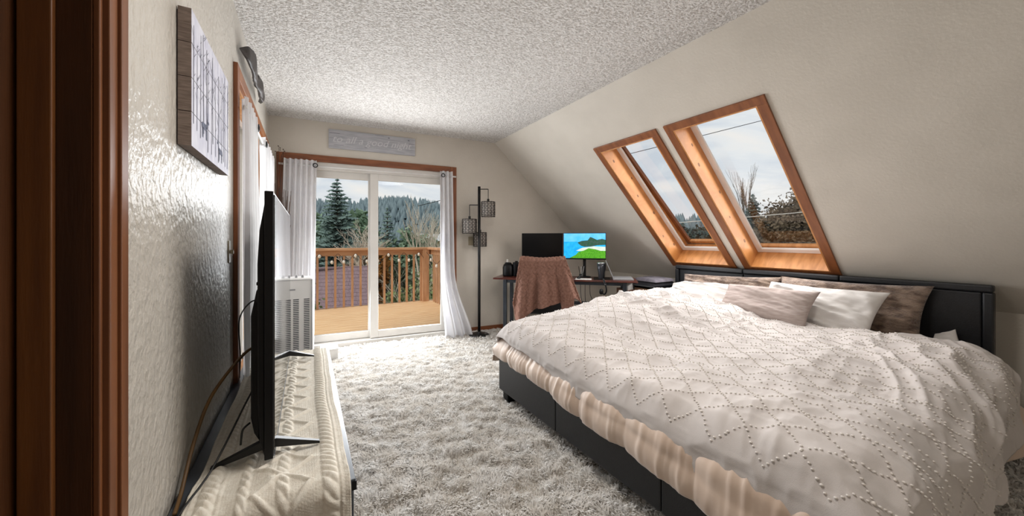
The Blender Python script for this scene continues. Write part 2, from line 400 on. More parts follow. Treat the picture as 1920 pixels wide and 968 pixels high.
obj('casing', MB().box((XL, D0-.1, 0), (XL+.018, D0, DH+.1)), M['casing'], d2, bevel=.002)
obj('head_casing', MB().box((XL, D0, DH), (XL+.018, D1, DH+.1)), M['casing'], d2, bevel=.002)

# ------------------------------------------------------------------ sliding glass door
d1 = struct('door_1', loc=W(1.1, 0, 0), label='white framed sliding glass door onto the deck')
def wbox(s0, s1, o0, o1, z0, z1, mb=None): return (mb or MB()).box((s0, o0, z0), (s1, o1, z1), fn=W)
S0, S1, ZT = .165, 2.045, 2.185
obj('frame', wbox(S0, S0+.035, -.13, .0, 0, ZT), M['white_pvc'], d1, bevel=.003)
obj('frame', wbox(S1-.035, S1, -.13, .0, 0, ZT), M['white_pvc'], d1, bevel=.003)
obj('frame_head', wbox(S0+.035, S1-.035, -.13, .0, ZT-.085, ZT), M['white_pvc'], d1, bevel=.003)
sill = obj('sill_track', wbox(S0+.035, S1-.035, -.13, .01, 0, .055), M['white_pvc'], d1, bevel=.003)
obj('track_rail', wbox(S0+.035, S1-.035, -.052, -.046, .055, .064), M['white_pvc'], sill)
obj('track_rail', wbox(S0+.035, S1-.035, -.100, -.094, .055, .064), M['white_pvc'], sill)
def sash(s0, s1, o, w0, w1, nm):
    r = obj(nm, wbox(s0, s0+w0, o-.02, o+.02, .066, 2.10), M['white_pvc'], d1, bevel=.003)
    obj('stile', wbox(s1-w1, s1, o-.02, o+.02, .066, 2.10), M['white_pvc'], r, bevel=.003)
    obj('top_rail', wbox(s0+w0, s1-w1, o-.02, o+.02, 2.022, 2.10), M['white_pvc'], r, bevel=.003)
    obj('bottom_rail', wbox(s0+w0, s1-w1, o-.02, o+.02, .066, .150), M['white_pvc'], r, bevel=.003)
    obj('glass_pane', wbox(s0+w0-.005, s1-w1+.005, o-.003, o+.003, .145, 2.027), M['glass'], r)
    return r
sash(.20, 1.10, -.097, .07, .075, 'fixed_panel')
pn = sash(1.045, 2.01, -.049, .095, .085, 'sliding_panel')
obj('latch_handle', wbox(1.945, 1.965, -.029, .012, 1.10, 1.28), M['black_plastic'], pn, bevel=.005)
# wooden trim round the door
tr = struct('trim_1', loc=W(1.1, 0, 2.2), label='brown stained trim around the sliding glass door')
obj('side_trim', wbox(.079, .165, 0, .020, 0, 2.262), M['trim'], tr, bevel=.003)
obj('side_trim', wbox(2.045, 2.128, 0, .020, 0, 2.262), M['trim'], tr, bevel=.003)
obj('head_trim', wbox(.165, 2.045, 0, .020, 2.185, 2.262), M['trim_h'], tr, bevel=.003)

# ------------------------------------------------------------------ side window on the left wall
w3 = struct('window_3', loc=(XL, 3.5, VZ0), label='side window behind white curtains on left wall')
def lbox(y0, y1, x0, x1, z0, z1): return MB().box((x0, y0, z0), (x1, y1, z1))
for y0, y1, z0, z1, nm in ((V0-.07, V0, VZ0-.07, VZ1+.075, 'side_trim'), (V1, V1+.07, VZ0-.07, VZ1+.075, 'side_trim')):
    obj(nm, lbox(y0, y1, XL, XL+.022, z0, z1), M['trim'], w3, bevel=.003)
obj('head_trim', lbox(V0, V1, XL, XL+.022, VZ1, VZ1+.075), M['trim_y'], w3, bevel=.003)
obj('sill_trim', lbox(V0, V1, XL, XL+.022, VZ0-.07, VZ0), M['trim_y'], w3, bevel=.003)
for y0, y1 in ((V0, V0+.02), (V1-.02, V1)):
    obj('jamb', lbox(y0, y1, XL-.14, XL, VZ0, VZ1), M['pine'], w3)
obj('head_jamb', lbox(V0, V1, XL-.14, XL, VZ1-.02, VZ1), M['pine'], w3)
obj('sill_board', lbox(V0, V1, XL-.14, XL, VZ0, VZ0+.02), M['pine'], w3)
fr = obj('window_frame', lbox(V0+.02, V0+.07, XL-.13, XL-.08, VZ0+.02, VZ1-.02), M['white_pvc'], w3)
obj('stile', lbox(V1-.07, V1-.02, XL-.13, XL-.08, VZ0+.02, VZ1-.02), M['white_pvc'], fr)
obj('mullion', lbox(3.52, 3.57, XL-.13, XL-.08, VZ0+.02, VZ1-.02), M['white_pvc'], fr)
obj('rail', lbox(V0+.07, V1-.07, XL-.13, XL-.08, VZ1-.07, VZ1-.02), M['white_pvc'], fr)
obj('rail', lbox(V0+.07, V1-.07, XL-.13, XL-.08, VZ0+.02, VZ0+.07), M['white_pvc'], fr)
obj('glass_pane', lbox(V0+.06, V1-.06, XL-.11, XL-.104, VZ0+.06, VZ1-.06), M['glass'], fr)

# ------------------------------------------------------------------ two skylights
def skylight(k, y0, y1, open_deg, label):
    r = struct('window_%d' % k, loc=SL(1.5, (y0+y1)/2, 0), label=label)
    def q(nm, a, b_, m, par=r, bev=.002): return obj(nm, MB().box(a, b_, fn=SL), m, par, bevel=bev)
    tw = .065
    q('trim_board', (T0-tw, y0-tw, -.018), (T0, y1+tw, .0), M['pine_dark'])
    q('trim_board', (T1, y0-tw, -.018), (T1+tw, y1+tw, .0), M['pine_dark'])
    q('trim_board', (T0, y0-tw, -.018), (T1, y0, .0), M['pine_dark'])
    q('trim_board', (T0, y1, -.018), (T1, y1+tw, .0), M['pine_dark'])
    q('well_board', (T0, y1-.012, -.016), (T1, y1, .215), M['pine'])
    q('well_board', (T0, y0, -.016), (T1, y0+.012, .215), M['pine'])
    q('well_board', (T1-.012, y0+.012, -.016), (T1, y1-.012, .215), M['pine'])
    q('well_board', (T0, y0+.012, -.016), (T0+.012, y1-.012, .215), M['pine'])
    a0, a1, b0, b1 = T0+.012, T1-.012, y0+.012, y1-.012
    fw = .050
    f = q('gasket_frame', (a0, b1-fw, .19), (a1, b1, .215), M['white_frame'])
    q('gasket_frame', (a0, b0, .19), (a1, b0+fw, .215), M['white_frame'])
    q('gasket_frame', (a0, b0+fw, .19), (a0+fw, b1-fw, .215), M['white_frame'])
    q('gasket_frame', (a1-fw, b0+fw, .19), (a1, b1-fw, .215), M['white_frame'])
    kw = ((.80, .06, .012), (1.12, .14, .009), (1.33, .07, .011), (1.66, .13, .013), (1.98, .05, .010), (2.2, .12, .012)) if k == 1 else ((.86, .10, .010), (1.05, .05, .013), (1.45, .12, .012), (1.74, .07, .009), (2.1, .09, .014))
    for t_, n_, r_ in kw:
        b_ = MB(); b_.add([SL(t_+r_*1.7*math.cos(a), y1-.0125, n_+r_*math.sin(a)) for a in [2*PI*j/12 for j in range(12)]], [tuple(range(12))])
        obj('wood_knot', b_, M['knot'], r)
    # outer kerb of the roof window
    ky = -.01 if open_deg else .06
    for u in ((a0-.03, b1+ky, a1+.05, b1+ky+.04), (a0-.03, b0-.06, a1+.05, b0-.02), (a1+.01, b0-.02, a1+.05, b1+ky), (a0-.05, b0-.02, a0-.01, b1+ky)):
        q('kerb', (u[0], u[1], .215), (u[2], u[3], .31 if open_deg else .26), M['pine'])
    # sash, hinged along its top edge
    ca, sa = math.cos(R(open_deg)), math.sin(R(open_deg))
    def SO(t, y, n):
        tt, nn = t-a0, n-.22
        return SL(a0 + tt*ca - nn*sa, y, .22 + tt*sa + nn*ca)
    sb, ss = (.045 if open_deg else .075), .045
    s0, s1, t0, t1 = b0-.015, (b1-.012 if open_deg else b1+.058), a0-.008, a1+.008
    sh = obj('sash', MB().box((t0, s1-ss, .22), (t1, s1, .26), fn=SO), M['pine_dark'] if open_deg else M['pine'], r, bevel=.003)
    obj('stile', MB().box((t0, s0, .22), (t1, s0+ss, .26), fn=SO), M['pine'], sh, bevel=.003)
    obj('bottom_rail', MB().box((t1-sb, s0+ss, .22), (t1, s1-ss, .26), fn=SO), M['pine'], sh, bevel=.003)
    obj('top_rail', MB().box((t0, s0+ss, .22), (t0+.03, s1-ss, .26), fn=SO), M['pine'], sh, bevel=.003)
    obj('glass_pane', MB().box((t0+.02, s0+ss-.005, .236), (t1-sb+.01, s1-ss+.005, .242), fn=SO), M['glass'], sh)
    return r
skylight(1, *sky_y[1], 3, 'skylight farther from the camera with its sash ajar')
skylight(2, *sky_y[0], 0, 'larger nearer skylight above the bed')
# ================================================================== carpet
def carpet():
    X0, X1, Y0, Y1 = XL+.02, 4.27, .25, 4.70
    area_list = [(-.36, 1.75, .55, 2.3, .0072), (.1, 1.45, 2.3, 4.62, .0085), (-.36, .1, 3.0, 4.68, .012), (1.45, 4.27, 2.3, 4.56, .012), (1.7, 4.27, -.15, 1.0, .012)]
    Vs, Fs, k = [], [], 0
    for x0, x1, y0, y1, sp in area_list:
        gx, gy = np.meshgrid(np.arange(x0, x1, sp), np.arange(y0, y1, sp)); x = gx.ravel(); y = gy.ravel()
        x = x+rng.uniform(-.5, .5, x.size)*sp; y = y+rng.uniform(-.5, .5, y.size)*sp
        keep = (y < 4.71-(x+.366)*math.tan(SB)-.02) & ~((x > 1.5) & (y > .75) & (y < 2.35)) & ~((x < .10) & (y > 1.4) & (y < 2.95))
        x, y = x[keep], y[keep]
        c1 = fbm(x*17, y*17, 2, 3); c2 = fbm(x*15+31, y*15+17, 3, 9); tr = fbm(x*2.2+y*.7, y*5-x*1.5, 3, 21)
        ang = 3*PI*fbm(x*9, y*9, 2, 5)+rng.normal(0, .9, x.size)
        lean = np.clip(.55+.5*c1+rng.normal(0, .14, x.size), .08, 1.25)
        h = np.clip((.026+.022*c2+.006*tr)*rng.uniform(.8, 1.15, x.size)*(1-.40*sst(.35, .7, ridge(x*2+y*1.2, y*5, 2, 40))), .006, .05)
        dx, dy = np.cos(ang)*np.sin(lean), np.sin(ang)*np.sin(lean); dz = np.cos(lean)
        wd = sp*.62; wx, wy = -np.sin(ang)*wd, np.cos(ang)*wd
        tw = rng.uniform(0, PI, x.size); wx, wy = np.cos(tw)*wd, np.sin(tw)*wd
        P = np.zeros((x.size, 5, 3))
        P[:, 0] = np.stack([x-wx, y-wy, 0*x], 1); P[:, 1] = np.stack([x+wx, y+wy, 0*x], 1)
        mx, my, mz = x+dx*h*.45, y+dy*h*.45, h*.75*(.55+.45*dz)
        P[:, 2] = np.stack([mx-wx*.9, my-wy*.9, mz], 1); P[:, 3] = np.stack([mx+wx*.9, my+wy*.9, mz], 1)
        P[:, 4] = np.stack([x+dx*h*1.5, y+dy*h*1.5, h*(.35+.65*dz)], 1)
        b = (np.arange(x.size)*5)[:, None]+k
        F = np.concatenate([b+np.array([[0, 1, 3]]), b+np.array([[0, 3, 2]]), b+np.array([[2, 3, 4]])], 0)
        Vs.append(P.reshape(-1, 3)); Fs.append(F); k += x.size*5
    o = nobj('shag_carpet', np.concatenate(Vs), np.concatenate(Fs), M['carpet'], smooth=False, loc=(1, 2.5, 0))
    tag(o, 'beige gray shag carpet covering the bedroom floor', 'carpet', kind='stuff')
carpet()

# ================================================================== bed
bed = thing('platform_bed', 'king size bed frame upholstered in black leather with panelled headboard', 'bed', (2.65, 1.45, 0))
BX0, BX1, BY0, BY1 = 1.335, 3.93, .44, 2.50
seams = [2.50, 1.754, 1.0, .44]
fp = obj('foot_board', MB().box((BX0+.014, BY0+.01, .10), (BX0+.06, BY1-.01, .36)), M['leather'], bed)
for i in range(3):
    obj('panel', MB().box((BX0, seams[i+1]+.0015, .085), (BX0+.05, seams[i]-.0015, .370)), M['leather'], fp, bevel=.008)
for y0, y1 in ((BY1-.06, BY1), (BY0, BY0+.06)):
    obj('side_rail', MB().box((BX0+.05, y0, .085), (BX1, y1, .370)), M['leather'], bed, bevel=.008)
for x, y in ((BX0+.02, BY1-.11), (BX0+.02, BY0+.03), (BX1-.1, BY1-.11), (BX1-.1, BY0+.03), (2.6, 1.36)):
    obj('leg', MB().box((x, y, 0), (x+.075, y+.075, .10)), M['black_plastic'], bed, bevel=.004)
HX0, HX1, HY0, HY1, HZ = 3.985, 4.045, .41, 2.772, .972
hb = obj('headboard', MB().box((HX0+.02, HY0+.01, .06), (HX1, HY1-.01, HZ-.015)), M['leather'], bed, bevel=.008)
hs = [HY1, 1.985, 1.205, HY0]
for i in range(3):
    obj('panel', MB().box((HX0+.006, hs[i+1]+(.05 if i == 2 else .0015), .12), (HX0+.03, hs[i]-(.05 if i == 0 else .0015), HZ-.052)), M['leather'], hb, bevel=.010)
    obj('top_rim', MB().box((HX0-.012, hs[i+1]+.0015, HZ-.050), (HX1+.008, hs[i]-.0015, HZ)), M['leather'], hb, bevel=.012)
obj('end_rim', MB().box((HX0-.012, HY0, .06), (HX1+.008, HY0+.048, HZ-.051)), M['leather'], hb, bevel=.010)
obj('end_rim', MB().box((HX0-.012, HY1-.048, .06), (HX1+.008, HY1, HZ-.051)), M['leather'], hb, bevel=.010)
mt = obj('mattress', MB().box((1.42, .54, .20), (3.90, 2.42, .475)), M['white_linen'], loc=(2.6, 1.4, .2), bevel=.05)
tag(mt, 'white mattress under the duvet on the black bed', 'mattress')

def drape(cx, cy, xE, yF, yN, Rx, RF, RN, zt, flx=.1, fln=.12):
    def arc(e, Rr, fl):
        q = Rr*PI/2; a = np.minimum(e, q)/Rr; rest = np.maximum(e-q, 0)
        return Rr*np.sin(a)+rest*fl, Rr*(1-np.cos(a))+rest*np.sqrt(np.maximum(1-fl*fl, .05))
    ex = np.maximum(xE-cx, 0); ef = np.maximum(cy-yF, 0); en = np.maximum(yN-cy, 0)
    hx, vx = arc(ex, Rx, flx); hf, vf = arc(ef, RF, .05); hn, vn = arc(en, RN, fln)
    x = np.where(cx < xE, xE-hx, cx); y = np.where(cy > yF, yF+hf, np.where(cy < yN, yN-hn, cy))
    m = np.maximum(np.maximum(vx, vf), vn); z = zt-(m+np.log(np.exp((vx-m)*18)+np.exp((vf-m)*18)+np.exp((vn-m)*18))/18-np.log(3)/18*np.exp(-m*30))
    return np.stack([x, y, z], -1)

# champagne comforter under the duvet
def comforter():
    n, m = 230, 330
    cy = np.linspace(2.70, .02, m)[None, :]*np.ones((n, 1)); u = np.linspace(0, 1, n)[:, None]*np.ones((1, m))
    hang = np.interp(cy, [0, .25, .87, 1.1, 1.46, 2.0, 2.42, 2.7], [.32, .32, .30, .285, .26, .22, .185, .17])
    ph = cy*PI/.30+.4+.5*np.sin(cy*3.1)
    scal = .012*(1-np.abs(np.sin(ph))**.7)+.010*np.sin(cy*7.3)
    cx = (1.395-hang+scal)+u*(3.72-(1.395-hang+scal))
    zt = .497+0*cx
    P = drape(cx, cy, 1.395, 2.47, .50, .085, .07, .07, zt, flx=.02, fln=np.interp(cx, [3.0, 3.4, 3.7], [.05, .55, .7]))
    nn = normals(P); nn *= np.sign(nn[:, :, 2:3].mean())
    w = sst(1.42, 1.36, cx)
    lw = sst(1.44, 1.30, cx)
    gather = -.014*(1-np.abs(np.sin(ph)))**3*lw+.0075*ridge(cy*24+.5*fbm(cy*6, cx*6, 2, 2), cx*2.0, 2, 5)*lw+.005*fbm(cy*7, cx*7, 2, 8)
    edge = .010*np.sin(np.clip((cx-(1.395-hang+scal))/.12, 0, 1)*PI)*w
    wn = 0*sst(.42, .34, cy)
    gather += wn*(.012*np.cos(2*PI*cx/.21)+.01*fbm(cx*6, cy*6, 2, 3))
    P = P+nn*(gather+edge)[:, :, None]
    o = nobj('comforter', P.reshape(-1, 3), gridfaces(n, m), M['champagne'], loc=(2.5, 1.4, .45))
    s = o.modifiers.new('thick', 'SOLIDIFY'); s.thickness = .022; s.offset = -1
    tag(o, 'champagne satin comforter hanging in gathers below the white duvet', 'comforter')
comforter()

def duvet_surface(cx, cy):
    far = sst(1.35, 2.15, cy)
    zf = np.interp(cx, [1.3, 1.42, 1.84, 2.13, 2.46, 2.67, 3.06, 3.41, 3.7], [.62, .632, .675, .695, .738, .762, .772, .73, .66])
    zm = np.interp(cx, [1.3, 1.6, 2.4, 3.0, 3.5, 3.8], [.575, .595, .60, .60, .605, .60])
    zt = zm*(1-far)+zf*far
    # puffy billows, flattening towards the near edge
    zt = zt+.030*fbm(cx*2.0, cy*2.0, 3, 11)*sst(1.42, 1.8, cx)
    yN = np.interp(cx, [1.3, 2.4, 3.0, 3.6], [.47, .48, .50, .50])
    fl = np.interp(cx, [1.3, 2.4, 3.2, 3.5, 3.7], [.03, .03, .05, .40, .55])
    P = drape(cx, cy, 1.425, 2.40, yN, .10, .12, .20, zt, flx=.06, fln=fl)
    nn = normals(P); nn = nn*np.sign(nn[:, :, 2:3].mean())
    head_far = sst(1.9, 2.8, cx)*sst(1.0, 1.9, cy)
    near = sst(1.15, .65, cy)*sst(1.7, 2.6, cx)
    a = cx*.93+cy*.36; b_ = -cx*.36+cy*.93
    d = .050*head_far*ridge(cx*3.6+1.1*fbm(cx*3, cy*3, 2, 3), cy*3.6+1.1*fbm(cx*3, cy*3, 2, 4), 3, 31)
    d += .034*near*ridge(a*1.3, b_*7.5+.9*fbm(cx*2, cy*2, 2, 6), 2, 33)
    d += .026*ridge(cx*2.6+.5*cy+.5*fbm(cx*2, cy*2, 2, 61), cy*2.9-.4*cx, 3, 35)*sst(1.42, 1.75, cx)
    foot = sst(2.0, 1.5, cx)
    d += .022*foot*ridge(cx*1.6+cy, cy*4.2-1.5*cx+.7*fbm(cx*2, cy*2, 2, 8), 3, 37)*sst(1.28, 1.45, cx+.02)
    hangN = sst(.42, .2, cy)
    d += .014*hangN*np.sin(cx*2*PI/.52+1.2*fbm(cx*1.3, cy*.5, 2, 41))
    d += .005*ridge(cx*9, cy*9, 2, 51)
    return P+nn*d[:, :, None], nn
def duvet():
    n, m = 380, 400
    u = np.linspace(0, 1, n)[:, None]; v = np.linspace(0, 1, m)[None, :]
    cyv = 2.62+v*(-.10-2.62)
    hang = np.interp(cyv, [-.2, .6, .85, 1.1, 1.46, 1.75, 2.1, 2.32, 2.6], [.27, .27, .255, .25, .245, .225, .19, .165, .15])
    hang = hang+.010*np.sin(cyv*9)+.006*np.sin(cyv*23)
    head = np.interp(cyv, [-.1, .5, 1.0, 2.0, 2.6], [3.62, 3.62, 3.58, 3.52, 3.42])
    cx = (1.425-hang)*(1-u)+head*u
    shrink = np.interp(cx, [1.2, 3.0, 3.35, 3.62], [1.0, 1.0, .80, .50])       # the near hang gets shorter towards the head
    cy = np.where(cyv < .5, .5-(.5-cyv)*shrink, cyv)*np.ones_like(cx)
    P, nn = duvet_surface(cx, cy)
    o = nobj('duvet', P.reshape(-1, 3), gridfaces(n, m), M['duvet'], loc=(2.5, 1.4, .6))
    s = o.modifiers.new('thick', 'SOLIDIFY'); s.thickness = .014; s.offset = -1
    tag(o, 'white tufted duvet with raised diamond pattern spread over the bed', 'duvet')
    # tufts: dotted diamond lattice in bands, loose dots between the bands
    pts = []
    ax, ay = 1.38, 2.44
    Lx, Ly = .15, .175
    for band in range(4):
        p0 = -.055+band*.62
        for row in range(6):                      # zigzag rows make the diamonds
            for q in np.arange(0, 2.45, .0125):
                tri = abs(((q/Ly+.5*(row % 2)) % 1)*2-1)
                pts.append((p0+row*.08+tri*.08, q))
        for q in np.arange(0, 2.45, .085):
            for j in range(3):
                k0 = p0+.515+.030*j
                for e in (-.011, .011): pts.append((k0+.006*(e > 0), q+e+.042*(j % 2)))
    pts = np.array(pts)+rng.normal(0, .0016, (len(pts), 2))
    pts = pts[pts[:, 0]+ax < 3.50]
    cu, cv = pts[:, 0]+ax, ay-pts[:, 1]
    cv = np.where(cv < .5, .5-(.5-cv)*np.interp(cu, [1.2, 3.0, 3.35, 3.62], [1, 1, .8, .5]), cv)
    # look the positions up on the grid
    Q = P; ui = np.zeros(len(cu)); vi = np.zeros(len(cu))
    col = np.clip((2.62-(ay-pts[:, 1]))/(2.72)*(m-1), 0, m-1.001); j0 = col.astype(int)
    lo_ = (1.425-hang)[0][j0]; hi_ = head[0][j0]
    row = np.clip((cu-lo_)/(hi_-lo_)*(n-1), 0, n-1.001); i0 = row.astype(int)
    fu, fv = (row-i0)[:, None], (col-j0)[:, None]
    pos = (Q[i0, j0]*(1-fu)+Q[i0+1, j0]*fu)*(1-fv)+(Q[i0, j0+1]*(1-fu)+Q[i0+1, j0+1]*fu)*fv
    nr = nn[i0, j0]
    bm = bmesh.new(); bmesh.ops.create_icosphere(bm, subdivisions=1, radius=1)
    bv = np.array([v.co[:] for v in bm.verts]); bf = np.array([[v.index for v in f.verts] for f in bm.faces]); bm.free()
    r = rng.uniform(.0036, .0050, len(pos))
    V = (pos+nr*.0025)[:, None, :]+bv[None]*r[:, None, None]*np.array([1.0, 1.25, .9])
    F = bf[None]+(np.arange(len(pos))*len(bv))[:, None, None]
    nobj('tufts', V.reshape(-1, 3), F.reshape(-1, 3), M['tuft'], o, kind='stuff')
    print('tufts', len(pos))
duvet()

# ------------------------------------------------------------------ pillows
def pillow(name, label, c4, thick, m, seed, wr=.012, lean=None, pinch=.10, group=None, n=56, k=40):
    tl, tr, br, bl = [np.array(p, float) for p in c4]
    u = np.linspace(-1, 1, n)[:, None]*np.ones((1, k)); v = np.linspace(-1, 1, k)[None, :]*np.ones((n, 1))
    edge = (1-np.abs(u)**2.6)*(1-np.abs(v)**2.6)
    uu = u*(1-pinch*(1-np.abs(v)**2)*.6*np.abs(u)**3); vv = v*(1-pinch*(1-np.abs(u)**2)*np.abs(v)**3)
    a, b_ = (uu+1)/2, (vv+1)/2
    B = (bl*(1-a)[..., None]+br*a[..., None])*(1-b_)[..., None]+(tl*(1-a)[..., None]+tr*a[..., None])*b_[..., None]
    nrm = np.cross(br-bl, tl-bl); nrm /= np.linalg.norm(nrm)
    if nrm[0] > 0: nrm = -nrm
    puff = thick*np.clip(edge, 0, 1)**.55
    wrk = wr*(ridge(u*1.2+1.1*v+seed, v*2.8+.9*u, 3, seed)*.9+fbm(u*2+seed, v*2, 3, seed+9))*np.clip(edge*3, 0, 1)
    Fp = B+nrm*(puff+wrk)[..., None]; Bp = B-nrm*(puff*.6)[..., None]
    V = np.concatenate([Fp.reshape(-1, 3), Bp.reshape(-1, 3)]); f = gridfaces(n, k)
    rim = np.concatenate([np.arange(k), np.arange(1, n)*k+k-1, (n-1)*k+np.arange(k-2, -1, -1), np.arange(n-2, 0, -1)*k]); r2 = np.roll(rim, -1)
    F = np.concatenate([f, f[:, ::-1]+n*k, np.stack([rim, r2, r2+n*k, rim+n*k], 1)])
    o = nobj(name, V, F, m, loc=tuple((bl+br)/2))
    return tag(o, label, 'pillow', group), nrm, (tl, tr, br, bl)
pillow('fur_pillow', 'brown faux fur pillow at far left against the headboard', ((3.93, 2.62, .875), (3.93, 1.60, .925), (3.80, 1.60, .56), (3.80, 2.62, .56)), .075, M['fur'], 3, .024)
pillow('fur_pillow', 'brown faux fur pillow nearest the bare right end of headboard', ((3.93, 1.62, .935), (3.93, .66, .945), (3.78, .70, .52), (3.78, 1.62, .52)), .085, M['fur'], 5, .026)
pillow('white_pillow', 'white pillow mostly hidden at left behind the gray lumbar pillow', ((3.72, 2.62, .775), (3.72, 1.75, .83), (3.50, 1.75, .56), (3.50, 2.62, .56)), .085, M['white_linen'], 7, .034)
pillow('white_pillow', 'creased white pillow leaning on the right brown fur pillow', ((3.74, 1.62, .895), (3.70, .83, .892), (3.50, .90, .545), (3.52, 1.70, .545)), .085, M['white_linen'], 9, .036)
gp, nrm, (tl, tr, br, bl) = pillow('gray_pillow', 'plain taupe gray lumbar pillow in front of all other pillows', ((3.50, 1.87, .862), (3.50, 1.17, .868), (3.30, 1.20, .575), (3.30, 1.90, .575)), .080, M['gray_linen'], 11, .022)
q = br*.72+bl*.28+np.array([0, .0, .012])+nrm*.03
lb = MB().box((0, 0, 0), (1, 1, 1), fn=lambda a, b_, c_: tuple(q+(br-bl)*.085*a+(tl-bl)*.07*b_+nrm*.006*c_))
obj('care_tag', lb, M['black_plastic'], gp, label='small black fabric tag')
pillow('white_pillow', 'white pillow of which only a corner pokes out beside headboard', ((3.93, .66, .60), (3.93, .565, .655), (3.86, .52, .52), (3.86, .68, .50)), .02, M['white_linen'], 13, .006, n=24, k=18)
# ================================================================== media console, knit runner, television
cs = thing('media_console', 'low charcoal lacquered media console along the left wall', 'console', (-.10, 2.17, 0))
CX0, CX1, CY0, CY1, CZ = -.362, .147, 1.33, 3.02, .45
obj('top_panel', MB().box((CX0, CY0, CZ-.035), (CX1, CY1, CZ)), M['console'], cs, bevel=.003)
for y0, y1 in ((CY0+.01, CY0+.03), (2.16, 2.18), (CY1-.03, CY1-.01)):
    obj('side_panel', MB().box((CX0+.01, y0, .06), (CX1-.012, y1, CZ-.035)), M['console_black'], cs)
obj('bottom_panel', MB().box((CX0+.01, CY0+.03, .06), (CX1-.012, CY1-.03, .08)), M['console_black'], cs)
obj('back_panel', MB().box((CX0+.012, CY0+.03, .08), (CX0+.02, CY1-.03, CZ-.035)), M['console_black'], cs)
for y0, y1 in ((CY0+.034, 2.158), (2.182, CY1-.034)):
    dr = obj('drawer_front', MB().box((CX1-.018, y0, .09), (CX1-.002, y1, CZ-.045)), M['console'], cs, bevel=.002)
    obj('handle', MB().box((CX1-.002, (y0+y1)/2-.07, .27), (CX1+.012, (y0+y1)/2+.07, .282)), M['black_metal'], dr, bevel=.002)
for x in (CX0+.03, CX1-.08):
    for y in (CY0+.03, CY1-.08): obj('leg', MB().box((x, y, 0), (x+.05, y+.05, .06)), M['console_black'], cs)
obj('corner_cap', MB().box((CX1-.012, CY0-.004, CZ-.036), (CX1+.003, CY0+.02, CZ-.006)), M['black_plastic'], cs)

def runner():
    n, m = 150, 720
    xa, xb = -.315, .128
    L = 3.005-1.315; drop = .34
    u = np.linspace(0, 1, n)[:, None]*np.ones((1, m)); d = np.linspace(-.02, L+drop, m)[None, :]*np.ones((n, 1))
    Rr = .035; q = Rr*PI/2
    e = np.clip(d-(L-Rr), 0, None); a = np.minimum(e, q)/Rr; rest = np.maximum(e-q, 0)
    y = np.where(e > 0, 3.005-(L-Rr)-Rr*np.sin(a)-rest*.10, 3.005-d); z = CZ+.010-Rr*(1-np.cos(a))-rest*.995
    wav = .010*fbm(d*2.2, 0*d, 2, 3)+.012*sst(L-.2, L+.25, d)
    x = xa+wav-.02*sst(1.2, 1.7, d)*0+u*(xb-xa-wav*.5)+.006*fbm(d*3, d*0+5, 2, 8)*u
    # far-side overhang beyond the console front
    over = np.clip(x-(CX1-.004), 0, None)
    z = z-over*1.6
    P = np.stack([x, y, z], -1); nn = normals(P); nn = nn*np.sign(nn[:, :40, 2:3].mean())
    X = u*.467; s = d
    h = .0014*np.abs(np.sin(X*PI/.0085))+.0012*np.sin(s*2*PI/.0085+PI*np.floor(X/.0085))      # stockinette
    def rope(xc, w, per):
        t = (X-xc)/w; inside = np.clip(1-t*t, 0, 1)**.5; ph = s/per-t*.55*np.sign(1)
        return inside*(.010*np.abs(np.sin(PI*ph))**.8+.004)
    def cord(xc, amp, per, ph0, w=.013):
        tri = np.abs(((s/per+ph0) % 1)*2-1)*2-1; t = (X-(xc+amp*tri))/w
        return .0105*np.clip(1-t*t, 0, 1)**.6
    h = np.maximum(h, rope(.052, .024, .034)); h = np.maximum(h, rope(.405, .026, .034))
    h = np.maximum(h, rope(.262, .020, .045)*.8)
    h = np.maximum(h, np.maximum(cord(.262, .085, .30, 0), cord(.262, .085, .30, .5)))
    h = np.maximum(h, rope(.148, .016, .045)*.7)
    for xc in (.085, .440, .015): h = h+.003*np.clip(1-((X-xc)/.006)**2, 0, 1)
    bumps = .010*fbm(s*2.3, X*5, 3, 17)+.020*sst(L-.30, L-.12, s)*np.clip(ridge(X*6+1.5*s, s*5-2*X, 2, 23), 0, 1)
    P = P+nn*(h+np.clip(bumps, -.004, .04)+.002)[:, :, None]
    o = nobj('knit_throw', P.reshape(-1, 3), gridfaces(n, m), M['knit_white'], loc=(-.08, 2.1, CZ))
    so = o.modifiers.new('thick', 'SOLIDIFY'); so.thickness = .008; so.offset = -1
    tag(o, 'cream cable-knit throw used as a runner under the television', 'throw')
runner()

tv = thing('television', 'large black flat screen television seen almost edge on', 'television', (-.14, 2.23, CZ+.02))
TY0, TY1, TZ0, TZ1, TX = 1.52, 2.93, .495, 1.455, -.100
obj('bezel', MB().box((TX-.030, TY0, TZ0), (TX-.003, TY1, TZ1)), M['black_plastic'], tv, bevel=.003)
obj('screen', MB().box((TX-.004, TY0+.012, TZ0+.025), (TX+.0005, TY1-.012, TZ1-.012)), M['screen_off'], tv)
obj('edge_trim', MB().box((TX-.004, TY0, TZ0+.002), (TX+.001, TY1, TZ0+.010)), M['chrome'], tv, label='thin silver lower edge strip')
b = MB(); sec = [(TX-.030, 0), (TX-.045, .06), (TX-.052, .20), (TX-.052, .70), (TX-.046, .82), (TX-.030, .925)]
k = len(sec); p = [(x, TY0+.02, TZ0+z) for x, z in sec]+[(x, TY1-.02, TZ0+z) for x, z in sec]
b.add(p, [tuple(range(k)), tuple(range(k, 2*k))[::-1]]+[(i, k+i, k+(i+1) % k, (i+1) % k) for i in range(k)])
bk = obj('back_cover', b, M['black_plastic'], tv, bevel=.004)
for z in (.60, .63, .66): obj('vent_rib', MB().box((TX-.057, TY0+.04, TZ0+z-.04), (TX-.050, TY1-.04, TZ0+z-.028)), M['black_plastic'], bk, bevel=.002)
